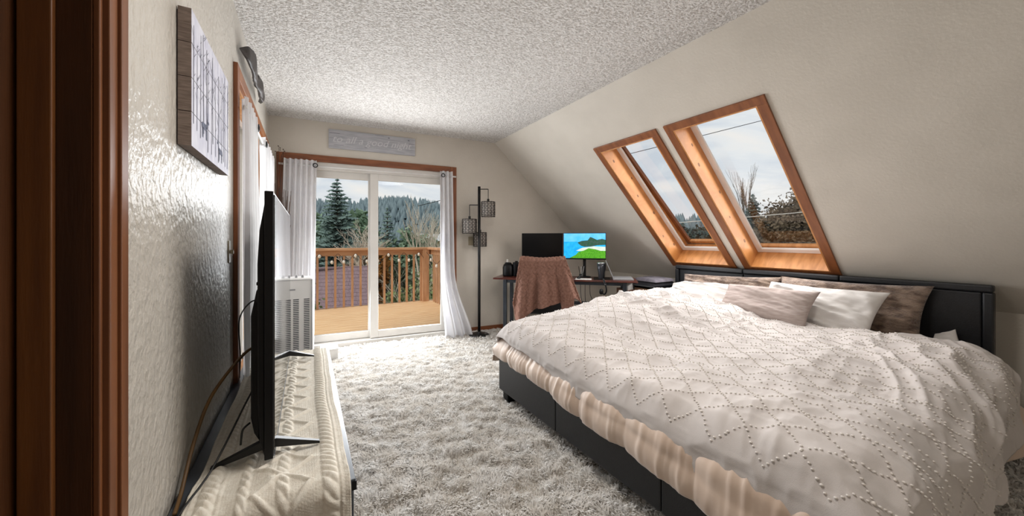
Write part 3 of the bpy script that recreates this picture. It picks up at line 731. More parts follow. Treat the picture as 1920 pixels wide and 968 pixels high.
b = MB(); sec = [(TX-.050, .02), (TX-.070, .06), (TX-.080, .12), (TX-.080, .50), (TX-.062, .60), (TX-.050, .60)]
p = [(x, TY0+.10, TZ0+z) for x, z in sec]+[(x, TY1-.10, TZ0+z) for x, z in sec]; k = len(sec)
b.add(p, [tuple(range(k)), tuple(range(k, 2*k))[::-1]]+[(i, k+i, k+(i+1) % k, (i+1) % k) for i in range(k)])
obj('electronics_housing', b, M['black_plastic'], tv, bevel=.006)
for y in (1.60, 2.80):
    b = MB()
    for x1, w in ((.045, .014), (-.292, .014)):
        sx = 1 if x1 > TX else -1
        b.hexa([(TX-.02*sx-.02, y-w, TZ0+.015), (TX-.02*sx-.02, y+w, TZ0+.015), (x1, y+w*.6, CZ+.022), (x1, y-w*.6, CZ+.022),
                (TX-.02*sx-.02, y-w, TZ0+.055), (TX-.02*sx-.02, y+w, TZ0+.055), (x1, y+w*.6, CZ+.032), (x1, y-w*.6, CZ+.032)])
    obj('stand_leg', b, M['black_metal'], tv, bevel=.002)

def spline(pts, n=10):
    pts = [Vector(p) for p in pts]; P = [pts[0]]+pts+[pts[-1]]; out = []
    for i in range(1, len(P)-2):
        for j in range(n):
            t = j/n; a, b_, c_, d_ = P[i-1], P[i], P[i+1], P[i+2]
            out.append(.5*((2*b_)+(c_-a)*t+(2*a-5*b_+4*c_-d_)*t*t+(3*b_-a-3*c_+d_)*t**3))
    return out+[pts[-1]]
def cable(name, label, pts, r, m, nseg=8):
    o = obj(name, MB().tube(spline(pts, nseg), r, 6), m, smooth=True, loc=pts[-1]); return tag(o, label, 'cable')
cable('power_cable', 'brown cable arching from the television back to the wall', [(-.178, 1.95, .80), (-.23, 1.90, .79), (-.305, 1.72, .70), (-.338, 1.62, .58), (-.345, 1.50, .475), (-.342, 1.42, .456)], .006, M['cable_brown'])
cable('signal_cable', 'thin black cable trailing forward over the cream throw', [(-.178, 1.70, .70), (-.20, 1.66, .66), (-.27, 1.52, .52), (-.318, 1.40, .478), (-.34, 1.30, .456)], .0035, M['cable_black'])
cable('aerial_cable', 'short black cable from television housing to window trim', [(-.178, 2.05, 1.0), (-.25, 2.2, .96), (-.33, 2.5, .82), (-.338, 2.6, .60), (-.345, 2.62, .46)], .0035, M['cable_black'])
cable('hanging_plug', 'small black plug dangling behind television stand leg', [(-.182, 1.62, .60), (-.20, 1.60, .59), (-.205, 1.60, .56), (-.207, 1.60, .535)], .0035, M['cable_black'], 4)

# ================================================================== left wall pieces
cv = thing('plank_art', 'wooden plank art panel with winter birch trees and deer', 'wall art', (XL, 1.84, 1.60))
AY0, AY1, AZ0, AZ1, AXF = 1.535, 2.165, 1.59, 2.045, -.328
nP = 4
for i in range(nP):
    z0 = AZ0+(AZ1-AZ0)*i/nP; z1 = AZ0+(AZ1-AZ0)*(i+1)/nP
    b = MB(); x0, x1, y0, y1, za, zb = XL+.004, AXF, AY0, AY1, z0+.0012, z1-.0012
    p = [(x0, y0, za), (x1, y0, za), (x1, y1, za), (x0, y1, za), (x0, y0, zb), (x1, y0, zb), (x1, y1, zb), (x0, y1, zb)]
    b.add(p, [(3, 2, 1, 0), (4, 5, 6, 7), (0, 1, 5, 4), (2, 3, 7, 6), (3, 0, 4, 7)], 0); b.add([p[1], p[2], p[6], p[5]], [(0, 1, 2, 3)], 1)
    obj('plank', b, [M['plank_side'], M['plank_front']], cv)
obj('backing', MB().box((XL, AY0+.01, AZ0+.01), (XL+.006, AY1-.01, AZ1-.01)), M['print_dark'], cv)
b = MB(); rs = random.Random(3); xf = AXF+.0006
for i in range(15):
    y = AY0+.03+(AY1-AY0-.06)*i/14+rs.uniform(-.012, .012); w = rs.uniform(.0025, .006)
    zt = AZ1-rs.uniform(.01, .10); zb = AZ0+rs.uniform(.02, .12); st = rs.uniform(-.01, .01)
    b.add([(xf, y-w, zb), (xf, y+w, zb), (xf, y+st+w*.5, zt), (xf, y+st-w*.5, zt)], [(0, 1, 2, 3)])
    for j in range(6):
        z = zb+(zt-zb)*rs.uniform(.3, .98); L = rs.uniform(.015, .05)*rs.choice((-1, 1))
        b.add([(xf, y, z), (xf, y, z+.003), (xf, y+L, z+abs(L)*.8+.0015), (xf, y+L, z+abs(L)*.8)], [(0, 1, 2, 3)])
obj('birch_print', b, M['print_dark'], cv)
b = MB()
def deer(y, z, sc_, fl):
    def P(pts): b.add([(xf+.0003, y+fl*a*sc_, z+c_*sc_) for a, c_ in pts], [tuple(range(len(pts)))])
    P([(-.5, .45), (.4, .45), (.5, .62), (.4, .78), (-.45, .75), (-.58, .62)])
    for lx in (-.45, -.3, .25, .38): P([(lx, .5), (lx+.10, .5), (lx+.07, 0), (lx+.02, 0)])
    P([(.35, .6), (.5, .6), (.72, 1.0), (.58, 1.02)]); P([(.56, .95), (.9, .9), (.9, 1.0), (.66, 1.12), (.56, 1.08)])
    for s_ in (0, .08): P([(.6+s_, 1.08), (.64+s_, 1.08), (.5+s_*3, 1.45), (.47+s_*3, 1.45)])
deer(AY0+.17, AZ0+.065, .075, 1); obj('deer_print', b, M['print_deer'], cv)
b = MB(); deer(AY0+.45, AZ0+.03, .075, -1); obj('deer_print', b, M['print_deer'], cv)

orn = thing('carved_ornament', 'dark carved wooden ornament above the side window', 'ornament', (XL, 3.1, 2.40))
n, m = 60, 18
yy = np.linspace(2.66, 3.62, n); t = (yy-2.66)/.96
hz = np.interp(t, [0, .06, .2, .36, .46, .56, .7, .76, .86, .95, 1], [.004, .045, .075, .062, .040, .055, .062, .045, .050, .035, .004])
dx = np.interp(t, [0, .06, .2, .36, .46, .56, .7, .76, .86, .95, 1], [.004, .028, .042, .035, .030, .045, .040, .028, .036, .022, .004])
zc = 2.435+.012*np.sin(t*9)
th = np.linspace(0, 2*PI, m)[None, :]
P = np.stack([XL+.012+dx[:, None]*(1+.9*np.cos(th)*.5+.25), yy[:, None]+0*th, zc[:, None]+hz[:, None]*np.sin(th)*(1+.10*np.sin(6*th+20*t[:, None]))], -1)
obj('carved_body', MB().grid(P), M['carving'], orn, smooth=True)
b = MB()
for y, z, r in ((3.14, 2.455, .030), (3.19, 2.425, .026), (3.10, 2.42, .022), (3.40, 2.455, .024)): obj('rosette', MB().ball((XL+.05, y, z), (r*.8, r, r), 12, 8), M['carving'], orn, smooth=True)
b = MB()
for s_ in (-1, 1): b.tube(spline([(XL+.05, 3.02, 2.44+.02*s_), (XL+.065, 2.92, 2.44+.055*s_), (XL+.055, 2.78, 2.44+.045*s_), (XL+.04, 2.70, 2.44)], 6), .009, 6)
obj('scroll', b, M['carving'], orn, smooth=True)

sw = thing('light_switch', 'almond light switch plate on left wall beside window trim', 'switch', (XL, 2.44, 1.20))
obj('plate', MB().box((XL, 2.40, 1.155), (XL+.006, 2.475, 1.275)), M['plate'], sw, bevel=.002)
obj('toggle', MB().box((XL+.006, 2.432, 1.205), (XL+.020, 2.442, 1.225)), M['plate'], sw)

# ================================================================== curtains
def curtain(name, label, cat_, top, bot, folds, fn, z0, z1, amp0, amp1, m, grom=(), curve=None, n=150, k=60, ph=0., group=None):
    u = np.linspace(0, 1, n)[:, None]*np.ones((1, k)); w = np.linspace(0, 1, k)[None, :]*np.ones((n, 1))
    cv_ = curve(w) if curve else w
    s = (top[0]+(bot[0]-top[0])*cv_)*(1-u)+(top[1]+(bot[1]-top[1])*cv_)*u
    amp = amp0+(amp1-amp0)*w
    wob = .35*fbm(u*3, w*2.2, 2, 5)*w
    o = top[2]+(bot[2]-top[2])*cv_+amp*np.sin(2*PI*folds*(u+.03*wob)+ph+1.1*wob)+.006*fbm(u*9, w*5, 2, 7)
    z = z1+(z0-z1)*w
    P = np.array([fn(a, b_, c_) for a, b_, c_ in zip(s.ravel(), o.ravel(), z.ravel())])
    c0 = fn((bot[0]+bot[1])/2, top[2], z0)
    ob = nobj(name, P, gridfaces(n, k), m, loc=c0); tag(ob, label, cat_, group)
    for g in grom:
        b = MB(); cpt = fn(*g); ax_ = (Vector(fn(g[0]+.01, g[1], g[2]))-Vector(cpt)).normalized(); up = Vector((0, 0, 1)); sd = ax_.cross(up)
        if len(g) > 3: pass
        dirn = ax_
        pts = [Vector(cpt)+(up*math.cos(t_)+dirn*math.sin(t_))*.022+sd*0 for t_ in np.linspace(0, 2*PI, 17)]
        b.tube(pts, .0055, 6, caps=False); obj('grommet', b, M['black_metal'], ob, smooth=True)
    return ob
rod1 = obj('curtain_rod', MB().tube([W(.10, .055, 2.125), W(2.11, .055, 2.125)], .011, 10), M['rod'], smooth=True, loc=W(1.1, .055, 2.125))
tag(rod1, 'white tension rod across the sliding glass door', 'curtain rod')
curtain('door_curtain', 'white curtain gathered at left of the sliding glass door', 'curtain', (.155, .475, .075), (.10, .45, .085), 6, W, .03, 2.185, .026, .030, M['curtain'], [(.462, .098, 2.125)], ph=.6)
curtain('door_curtain', 'white curtain at right of the sliding door flaring over carpet', 'curtain', (1.885, 2.055, .075), (1.93, 2.31, .17), 3, W, .015, 2.185, .028, .055, M['curtain'], [(1.925, .105, 2.125)], curve=lambda w: .12*w+.88*sst(.55, 1.05, w)**1.4, ph=2.2)
def LW(s, o, z): return (XL+o, s, z)
rod2 = obj('curtain_rod', MB().tube([(XL+.055, 2.58, 2.065), (XL+.055, 4.49, 2.065)], .011, 10), M['rod'], smooth=True, loc=(XL+.055, 3.5, 2.065))
tag(rod2, 'white rod holding the curtains of the left side window', 'curtain rod')
curtain('window_curtain', 'nearer white curtain of left side window beside plank art', 'curtain', (2.575, 3.05, .052), (2.585, 3.52, .052), 5, LW, .06, 2.125, .020, .022, M['curtain'], [(3.03, .075, 2.065)], curve=lambda w: w**.8)
curtain('window_curtain', 'farther white curtain of left side window toward the corner', 'curtain', (3.50, 4.40, .055), (3.35, 4.42, .055), 7, LW, .06, 2.125, .024, .028, M['curtain'], [(3.52, .082, 2.065)], ph=1.5)

# ================================================================== back wall pieces
sg = thing('word_sign', 'whitewashed wooden plank sign with pale script above sliding door', 'sign', W(1.086, 0, 2.36))
b = MB(); prof = [(.592, 2.362), (1.582, 2.362), (1.582, 2.580), (.592, 2.580)]
bd = obj('board', MB().box((.592, .001, 2.360), (1.582, .020, 2.582), fn=W), M['sign'], sg, bevel=.004)
b = MB()
for s_, z_, w_, h_ in ((.60, 2.535, .11, .006), (.65, 2.40, .10, .004), (1.50, 2.50, .075, .006), (1.49, 2.54, .02, .014), (1.25, 2.545, .02, .012), (.98, 2.40, .03, .006), (1.1, 2.565, .10, .003)):
    obj('knot_mark', MB().box((s_, .0195, z_), (s_+w_, .0204, z_+h_), fn=W), M['sign_gray'], bd)
def script_text(txt, x0, x1, z, o, size):
    cu = bpy.data.curves.new('lettering', 'FONT'); cu.body = txt; cu.size = size; cu.shear = .35; cu.extrude = .0012; cu.resolution_u = 2
    t_ = bpy.data.objects.new('lettering_source', cu); COL.objects.link(t_); dg = bpy.context.evaluated_depsgraph_get(); dg.update()
    me = bpy.data.meshes.new_from_object(t_.evaluated_get(dg)); bpy.data.objects.remove(t_); bpy.data.curves.remove(cu)
    vs = [v.co.copy() for v in me.vertices]; lo, hi = min(v.x for v in vs), max(v.x for v in vs)
    mb = MB(); mb.add([W(x0+(v.x-lo)/(hi-lo)*(x1-x0), o+v.z, z+v.y) for v in vs], [tuple(p.vertices) for p in me.polygons]); return mb
obj('lettering', script_text('to all a good night', .64, 1.54, 2.435, .0215, .12), M['sign_text'], bd, kind='stuff')

pl = thing('wall_outlet', 'almond outlet plate on back wall beside the floor lamp', 'outlet', W(2.338, 0, 1.20))
obj('plate', MB().box((2.30, 0, 1.205), (2.378, .006, 1.325), fn=W), M['plate'], pl, bevel=.002)
for z in (1.235, 1.275): obj('socket', MB().box((2.322, .006, z), (2.356, .009, z+.026), fn=W), M['plate'], pl, bevel=.001)
pl = thing('wall_outlet', 'outlet under the desk with a black adapter plugged in', 'outlet', W(3.62, 0, .55))
obj('plate', MB().box((3.58, 0, .53), (3.66, .006, .65), fn=W), M['plate'], pl, bevel=.002)
obj('adapter', MB().box((3.595, .006, .575), (3.645, .055, .635), fn=W), M['black_plastic'], pl, bevel=.005)

vs_ = thing('reed_vase', 'tall dark vase of brown reeds in corner behind television', 'vase', (-.235, 4.44, 0))
obj('vase_body', MB().lathe((-.235, 4.44, 0), [(.05, 0), (.075, .03), (.095, .25), (.085, .48), (.05, .66), (.045, .72), (.058, .76), (.05, .757), (.038, .70)], 20), M['ceramic'], vs_, smooth=True)
rs = random.Random(5)
for i in range(46):
    a = rs.uniform(0, 2*PI); sp = rs.uniform(0, .085); h = rs.uniform(1.55, 1.95)-(.12 if i % 3 else 0)
    x1 = max(-.235+sp*math.cos(a)*1.1, XL+.03); y1 = min(4.44+sp*math.sin(a), 4.62)
    b = MB().tube([(-.235+.02*math.cos(a), 4.44+.02*math.sin(a), .55), ((-.235+x1)/2, (4.44+y1)/2, 1.1), (x1, y1, h)], [.005, .006, .002], 5)
    obj('reed', b, M['reed'], vs_)
b = MB()
for i in range(5):
    x1, y1, h = -.30+.022*i, 4.50, 2.16+.03*((i*7) % 5)
    b.tube([(-.235, 4.46, 1.2), (x1-.01, y1-.02, 1.9), (x1, y1, h)], [.004, .003, .0015], 5)
    for j in range(3): b.ball((x1+rs.uniform(-.02, .02), y1-.01, h-.02*j), .006, 6, 4)
obj('dried_sprig', b, M['reed'], vs_)

# ================================================================== air purifier in front of the left curtain
ap = thing('air_purifier', 'tall white air purifier with slotted grille in front of curtain', 'air purifier', (-.10, 3.45, 0))
AX0, AX1, AYF, AYB, AZ = -.235, .048, 3.36, 3.58, .965
obj('body', MB().box((AX0, AYF, .03), (AX1, AYB, AZ)), M['purifier'], ap, bevel=.018)
obj('base', MB().box((AX0+.02, AYF+.02, 0), (AX1-.02, AYB-.02, .03)), M['gray_plastic'], ap)
for x0, x1 in ((AX0+.035, AX0+.075), (AX0+.085, AX0+.125), (AX0+.14, AX0+.18), (AX0+.215, AX0+.255)):
    g = obj('grille', MB().box((x0, AYF-.001, .16), (x1, AYF+.002, .80)), M['slot'], ap)
    b = MB()
    for i in range(44): b.box((x0, AYF-.004, .16+i*.0148), (x1, AYF+.000, .16+i*.0148+.006))
    o = obj('grille_fins', b, M['purifier'], g); o['kind'] = 'stuff'
b = MB().tube([(AX0+.03, AYF-.004, AZ-.012), (AX1-.012, AYF-.004, AZ-.012), (AX1-.012, AYF-.004, .10)], .003, 6)
obj('panel_seam', b, M['gray_plastic'], ap)
for x in (AX0+.06, AX0+.16, AX0+.205): obj('control_knob', MB().lathe((x, AYF+.07, AZ), [(.009, 0), (.009, .018), (.006, .022)], 12), M['gray_plastic'], ap, smooth=True)
obj('status_light', MB().box((AX0+.12, AYF-.002, .868), (AX0+.155, AYF+.001, .880)), M['gray_plastic'], ap)
obj('status_light', MB().box((AX0+.065, AYF-.002, .868), (AX0+.10, AYF+.001, .880)), M['gray_plastic'], ap)
bx = thing('white_box', 'small low white box on the carpet beside the purifier', 'box', (.25, 4.25, 0))
obj('box_body', MB().box((.13, 4.18, 0), (.29, 4.40, .105)), M['paper'], bx, bevel=.004)
obj('box_lid', MB().box((.125, 4.175, .105), (.295, 4.405, .125)), M['paper'], bx, bevel=.004)
# ================================================================== floor lamp
LX, LY = 1.985, 4.27
fl = thing('floor_lamp', 'tall black floor lamp with three woven hanging shades', 'lamp', (LX, LY, 0))
obj('base', MB().lathe((LX, LY, 0), [(.135, 0), (.135, .018), (.12, .028), (.03, .035), (.02, .06), (.014, .065)], 32), M['black_metal'], fl, smooth=True)
obj('pole', MB().tube([(LX, LY, .03), (LX, LY, 1.99)], .019, 14), M['black_metal'], fl, smooth=True)
rd = Vector((.864, -.504, 0)); fd = Vector((.504, .864, 0))
def shade(off, arm_z, top, bot, r=.090):
    c0 = Vector((LX, LY, 0)); e = c0+off
    a = obj('arm', MB().tube([c0+Vector((0, 0, arm_z)), e+Vector((0, 0, arm_z)), e+Vector((0, 0, arm_z-.008))], .006, 8), M['black_metal'], fl)
    obj('drop_rod', MB().tube([e+Vector((0, 0, arm_z)), e+Vector((0, 0, top-.02))], .0045, 8), M['black_metal'], a)
    obj('socket', MB().tube([e+Vector((0, 0, top+.035)), e+Vector((0, 0, top-.04))], .016, 10), M['black_metal'], a)
    s_ = obj('lamp_shade', MB().lathe((e.x, e.y, bot+.006), [(r*.90, 0), (r*.90, top-bot-.012)], 28).add([], []), M['liner'], fl, smooth=True)
    b = MB(); nr = 9
    for i in range(nr):
        z = bot+.008+(top-bot-.016)*i/(nr-1); pts = []
        for j in range(49):
            t = 2*PI*j/48; w = .0055*math.sin(12*t+PI*i) if 0 < i < nr-1 else 0
            pts.append((e.x+(r+w*.6)*math.cos(t), e.y+(r+w*.6)*math.sin(t), z+w))
        b.tube(pts, .0036 if 0 < i < nr-1 else .0055, 5, caps=False)
    for j in range(12):
        t = 2*PI*j/12; b.tube([(e.x+r*math.cos(t), e.y+r*math.sin(t), bot), (e.x+r*math.cos(t), e.y+r*math.sin(t), top)], .0035, 5)
    o = obj('woven_band', b, M['weave'], s_, smooth=True)
shade(rd*.120, 1.955, 1.79, 1.585); shade(rd*-.128, 1.745, 1.56, 1.363, .094); shade(fd*.125, 1.56, 1.385, 1.187, .088)

# ================================================================== corner desk
FL = Vector((2.085, 4.064, 0)); LV = Vector((.722, -.692, 0)); NV = Vector((.692, .722, 0)); DZ = .79
def DK(l, w, z): p = FL+LV*l+NV*w; return (p.x, p.y, z)
DL, DW = 1.78, .44
dk = thing('computer_desk', 'dark red wood desk on slate metal legs set across the corner', 'desk', DK(DL/2, DW/2, 0))
obj('desk_top', MB().box((0, 0, DZ-.022), (DL, DW, DZ), fn=DK), M['desk_top'], dk, bevel=.003)
for l in (.13, DL-.17):
    for w in (.02, DW-.06): obj('leg', MB().box((l, w, 0), (l+.045, w+.04, DZ-.022), fn=DK), M['desk_metal'], dk, bevel=.002)
    obj('side_bar', MB().box((l+.005, .06, DZ-.062), (l+.04, DW-.06, DZ-.022), fn=DK), M['desk_metal'], dk)
    obj('foot_bar', MB().box((l+.005, .06, .10), (l+.04, DW-.06, .13), fn=DK), M['desk_metal'], dk)
obj('front_bar', MB().box((.175, .03, DZ-.062), (DL-.17, .06, DZ-.022), fn=DK), M['desk_metal'], dk)
obj('back_bar', MB().box((.175, DW-.06, .42), (DL-.17, DW-.03, .46), fn=DK), M['desk_metal'], dk)

def monitor(l0, l1, w, z0, z1, label, on):
    t = thing('monitor', label, 'monitor', DK((l0+l1)/2, w, DZ))
    obj('bezel', MB().box((l0, w, z0), (l1, w+.03, z1), fn=DK), M['black_plastic'], t, bevel=.003)
    sx0, sx1, sz0, sz1 = l0+.007, l1-.007, z0+.018, z1-.007
    if not on: obj('screen', MB().box((sx0, w-.001, sz0), (sx1, w+.004, sz1), fn=DK), M['screen_dim'], t)
    else:
        sc_ = obj('screen', MB().box((sx0, w-.001, sz0), (sx1, w+.004, sz1), fn=DK), M['wp_sky'], t)
        def P(a, b_, e=.0014): return DK(sx0+(sx1-sx0)*a, w-e, sz0+(sz1-sz0)*b_)
        def poly(nm, pts, m, e): mb = MB(); mb.add([P(a, b_, e) for a, b_ in pts], [tuple(range(len(pts)))]); obj(nm, mb, m, sc_)
        poly('wallpaper_sea', [(0, 0), (1, 0), (1, .68), (0, .66)], M['wp_sea'], .0014)
        poly('wallpaper_sand', [(.30, .30), (1, .22), (1, .46), (.72, .48), (.45, .42)], M['wp_sand'], .0018)
        poly('wallpaper_headland', [(.33, .63), (.42, .50), (.50, .46), (.66, .47), (.80, .52), (1, .54), (1, .74), (.92, .78), (.80, .74), (.70, .82), (.64, .86), (.58, .72), (.44, .70)], M['wp_rock'], .0022)
        poly('wallpaper_grove', [(.14, 0), (.30, .14), (.36, .26), (.48, .30), (.60, .40), (.76, .36), (.88, .30), (1, .30), (1, 0)], M['wp_green'], .0026)
    lm = (l0+l1)/2
    st = obj('stand_neck', MB().box((lm-.02, w+.03, DZ+.012), (lm+.02, w+.045, z0+.18), fn=DK), M['black_plastic'], t, bevel=.003)
    obj('stand_base', MB().lathe(DK(lm, w+.02, DZ), [(.085, 0), (.085, .008), (.03, .014)], 24), M['black_plastic'], st, smooth=True)
    return t
M['screen_dim'] = mat('black_idle_screen', '#060607', '#0a0a0b', 3, rough=.22, spec=.5)
M['wp_sky'] = mat('wallpaper_sky', '#3aa9ef', '#86c6ee', 6, rough=.3, spec=.1, emit='#3aa4ea', estr=.75)
M['wp_sea'] = mat('wallpaper_sea', '#1f8fd6', '#39b6dd', 20, rough=.3, spec=.1, emit='#1a96d8', estr=.7)
M['wp_sand'] = mat('wallpaper_sand', '#c9cfc3', '#a9c6bd', 20, rough=.3, spec=.1, emit='#b9c4b6', estr=.7)
M['wp_rock'] = mat('wallpaper_rock', '#2f5a3c', '#4d5a58', 40, rough=.3, spec=.1, emit='#21463a', estr=.6)
M['wp_green'] = mat('wallpaper_grove', '#5aa12d', '#2f6a1e', 60, rough=.3, spec=.1, emit='#4a8f24', estr=.7)
MZ0, MZ1 = 1.022, 1.370
monitor(.310, .868, .34, MZ0+.006, MZ1, 'switched-off black monitor on the left half of the desk', False)
monitor(.874, 1.425, .34, MZ0, MZ1+.002, 'lit monitor showing a tropical beach wallpaper', True)

def small(nm, label, cat_, c0): return thing(nm, label, cat_, c0)
p = DK(.14, .25, DZ); t = small('coffee_maker', 'squat black coffee maker at the left end of desk', 'coffee maker', p)
obj('body', MB().lathe(p, [(.07, 0), (.075, .02), (.075, .12), (.06, .16), (.03, .17), (.001, .17)], 20), M['black_plastic'], t, smooth=True)
obj('lid', MB().lathe((p[0], p[1], p[2]+.165), [(.05, 0), (.04, .018), (.001, .022)], 18), M['black_plastic'], t, smooth=True)
p = DK(.255, .25, DZ); t = small('travel_mug', 'black cylindrical mug standing between coffee maker and pink jar', 'mug', p)
obj('body', MB().lathe(p, [(.045, 0), (.05, .01), (.05, .16), (.052, .165), (.046, .17)], 18), M['black_plastic'], t, smooth=True)
obj('lid', MB().lathe((p[0], p[1], p[2]+.17), [(.05, 0), (.05, .018), (.02, .022), (.02, .034), (.001, .036)], 18), M['black_plastic'], t, smooth=True)
p = DK(.345, .22, DZ); t = small('pink_jar', 'pale pink jar behind the chair blanket on the desk', 'jar', p)
obj('jar_body', MB().lathe(p, [(.045, 0), (.05, .01), (.05, .10), (.04, .12)], 16), M['pink'], t, smooth=True)
obj('jar_lid', MB().lathe((p[0], p[1], p[2]+.12), [(.042, 0), (.042, .02), (.001, .022)], 16), M['black_plastic'], t, smooth=True)
p = DK(.10, .36, DZ); t = small('spray_bottle', 'small white spray bottle behind the black coffee maker', 'bottle', p)
obj('bottle_body', MB().lathe(p, [(.025, 0), (.026, .01), (.026, .14), (.012, .165)], 14), M['paper'], t, smooth=True)
obj('bottle_cap', MB().lathe((p[0], p[1], p[2]+.165), [(.013, 0), (.013, .05), (.008, .055)], 12), M['paper'], t, smooth=True)
p = DK(1.365, .20, DZ); t = small('steel_tumbler', 'dark gray insulated tumbler with steel rim on the desk', 'tumbler', p)
obj('cup', MB().lathe(p, [(.036, 0), (.038, .006), (.040, .08), (.052, .12), (.054, .185)], 22), M['steel'], t, smooth=True)
obj('rim', MB().lathe((p[0], p[1], p[2]+.185), [(.054, 0), (.055, .016), (.048, .022), (.001, .020)], 22), M['chrome'], t, smooth=True)
t = small('laptop', 'open laptop seen edge on at the right end of desk', 'laptop', DK(1.58, .22, DZ))
obj('keyboard_base', MB().box((1.50, .08, DZ), (1.74, .40, DZ+.018), fn=DK), M['gray_plastic'], t, bevel=.003)
def LS(a, b_, c_): return DK(1.50-.085*b_+c_*.9, .08+.32*a, DZ+.02+.205*b_+c_*.4)
obj('lid', MB().box((0, 0, 0), (1, 1, .009), fn=LS), M['gray_plastic'], t, bevel=.002)
obj('display', MB().box((.05, .06, .0085), (.95, .95, .0105), fn=LS), M['screen_dim'], t)
t = small('paper_sheet', 'white sheet of paper by monitor stand on the desk', 'paper', DK(1.13, .10, DZ))
o = obj('sheet', MB().box((1.05, .02, DZ), (1.245, .17, DZ+.004), fn=DK), M['paper'], t)
t = small('computer_mouse', 'small black mouse on the white sheet of paper', 'mouse', DK(1.075, .10, DZ))
obj('mouse_body', MB().ball(DK(1.09, .10, DZ+.014), (.03, .022, .012), 12, 8), M['black_plastic'], t, smooth=True)
obj('scroll_wheel', MB().ball(DK(1.09, .088, DZ+.024), (.004, .004, .004), 8, 5), M['gray_plastic'], t, smooth=True)
o = obj('mouse_pad', MB().box((1.27, .06, DZ), (1.47, .36, DZ+.004), fn=DK), M['black_plastic'], loc=DK(1.37, .2, DZ)); tag(o, 'black desk mat under the gray tumbler', 'desk mat')
p = DK(1.115, .24, DZ); t = small('pen_holder', 'small pen cup with slim pens in front of lit monitor', 'pen cup', p)
obj('cup', MB().lathe(p, [(.028, 0), (.03, .004), (.03, .05), (.026, .05), (.026, .006)], 14), M['black_metal'], t, smooth=True)
for i, (a, b_) in enumerate(((-.03, .02), (-.012, -.01), (.03, .015), (.045, 0))):
    obj('pen', MB().tube([(p[0]+a*.3, p[1]+b_*.3, p[2]+.012), (p[0]+a, p[1]+b_, p[2]+.15)], .004, 6), M['chrome' if i % 2 else 'black_metal'], t)
t = small('headset', 'black and silver headset hooked over the desk front edge', 'headset', DK(1.40, -.01, DZ))
pts = [DK(1.37, .04, DZ+.012), DK(1.385, -.015, DZ+.018), DK(1.41, -.024, DZ-.05), DK(1.42, -.024, DZ-.12), DK(1.40, -.024, DZ-.16), DK(1.37, -.024, DZ-.15)]
obj('headband', MB().tube(spline(pts, 6), .009, 8), M['black_plastic'], t, smooth=True)
obj('ear_cup', MB().ball(DK(1.36, -.03, DZ-.13), (.03, .02, .035), 12, 8), M['black_plastic'], t, smooth=True)
obj('band_face', MB().tube(spline(pts[1:3], 6), .0095, 8), M['chrome'], t, smooth=True)
cl = ['thin black cable looping under the desk, leftmost of three', 'thin black cable under desk hanging in a deep loop', 'thin black cable under the desk rising to the adapter']
for i, (la, lb_, dz) in enumerate(((1.10, 1.24, .36), (1.16, 1.36, .50), (1.22, 1.42, .30))):
    cable('desk_cable', cl[i], [DK(la, .30, DZ-.06), DK(la+.01, .33, DZ-.06-dz*.6), DK((la+lb_)/2, .35, DZ-.06-dz), DK(lb_, .36, DZ-.06-dz*.7), DK(lb_, .39, DZ-.30)], .0035, M['cable_black'], 6)

# ================================================================== office chair with a knitted blanket
CD = Vector((2.26, 3.20, 0))
cr_, cf_ = Vector((.80, -.60, 0)), Vector((.60, .80, 0))
def CH(a, b_, z): p = CD+cr_*a+cf_*b_; return (p.x, p.y, z)
ch = thing('office_chair', 'black swivel office chair at the desk under a knitted blanket', 'chair', (CD.x, CD.y, 0))
def plate(w, t_, z0, z1, b0, b1):
    b = MB(); n, k = 16, 14
    for side in (0, t_):
        u = np.linspace(-1, 1, n)[:, None]*np.ones((1, k)); v = np.linspace(0, 1, k)[None, :]*np.ones((n, 1))
        ww = w*(1-.10*v**4)
        P = np.array([CH(a, c_, d_) for a, c_, d_ in zip((u*ww).ravel(), (b0+(b1-b0)*v+.05*u*u-side).ravel(), (z0+(z1-z0)*v-.03*np.abs(u)**4*(v > .9)).ravel())]).reshape(n, k, 3); b.grid(P)
    return b
obj('backrest', plate(.225, .05, .50, 1.055, .03, -.03), M['chair_black'], ch, smooth=True)
obj('seat', MB().box((-.25, .05, .44), (.25, .53, .52), fn=CH), M['chair_black'], ch, bevel=.03)
obj('seat_post', MB().tube([CH(0, .28, .08), CH(0, .28, .44)], .028, 12), M['black_metal'], ch)
for i in range(5):
    a = 2*PI*i/5+.3
    lg = obj('base_arm', MB().tube([CH(0, .28, .10), CH(.28*math.cos(a), .28+.28*math.sin(a), .075)], [.025, .016], 8), M['black_plastic'], ch)
    obj('caster', MB().ball(CH(.28*math.cos(a), .28+.28*math.sin(a), .035), .033, 10, 8), M['black_plastic'], lg, smooth=True)
for s_ in (-1, 1):
    obj('armrest', MB().tube(spline([CH(.25*s_, .35, .47), CH(.30*s_, .32, .60), CH(.30*s_, .18, .68), CH(.27*s_, .05, .66)], 5), .018, 8), M['black_plastic'], ch, smooth=True)
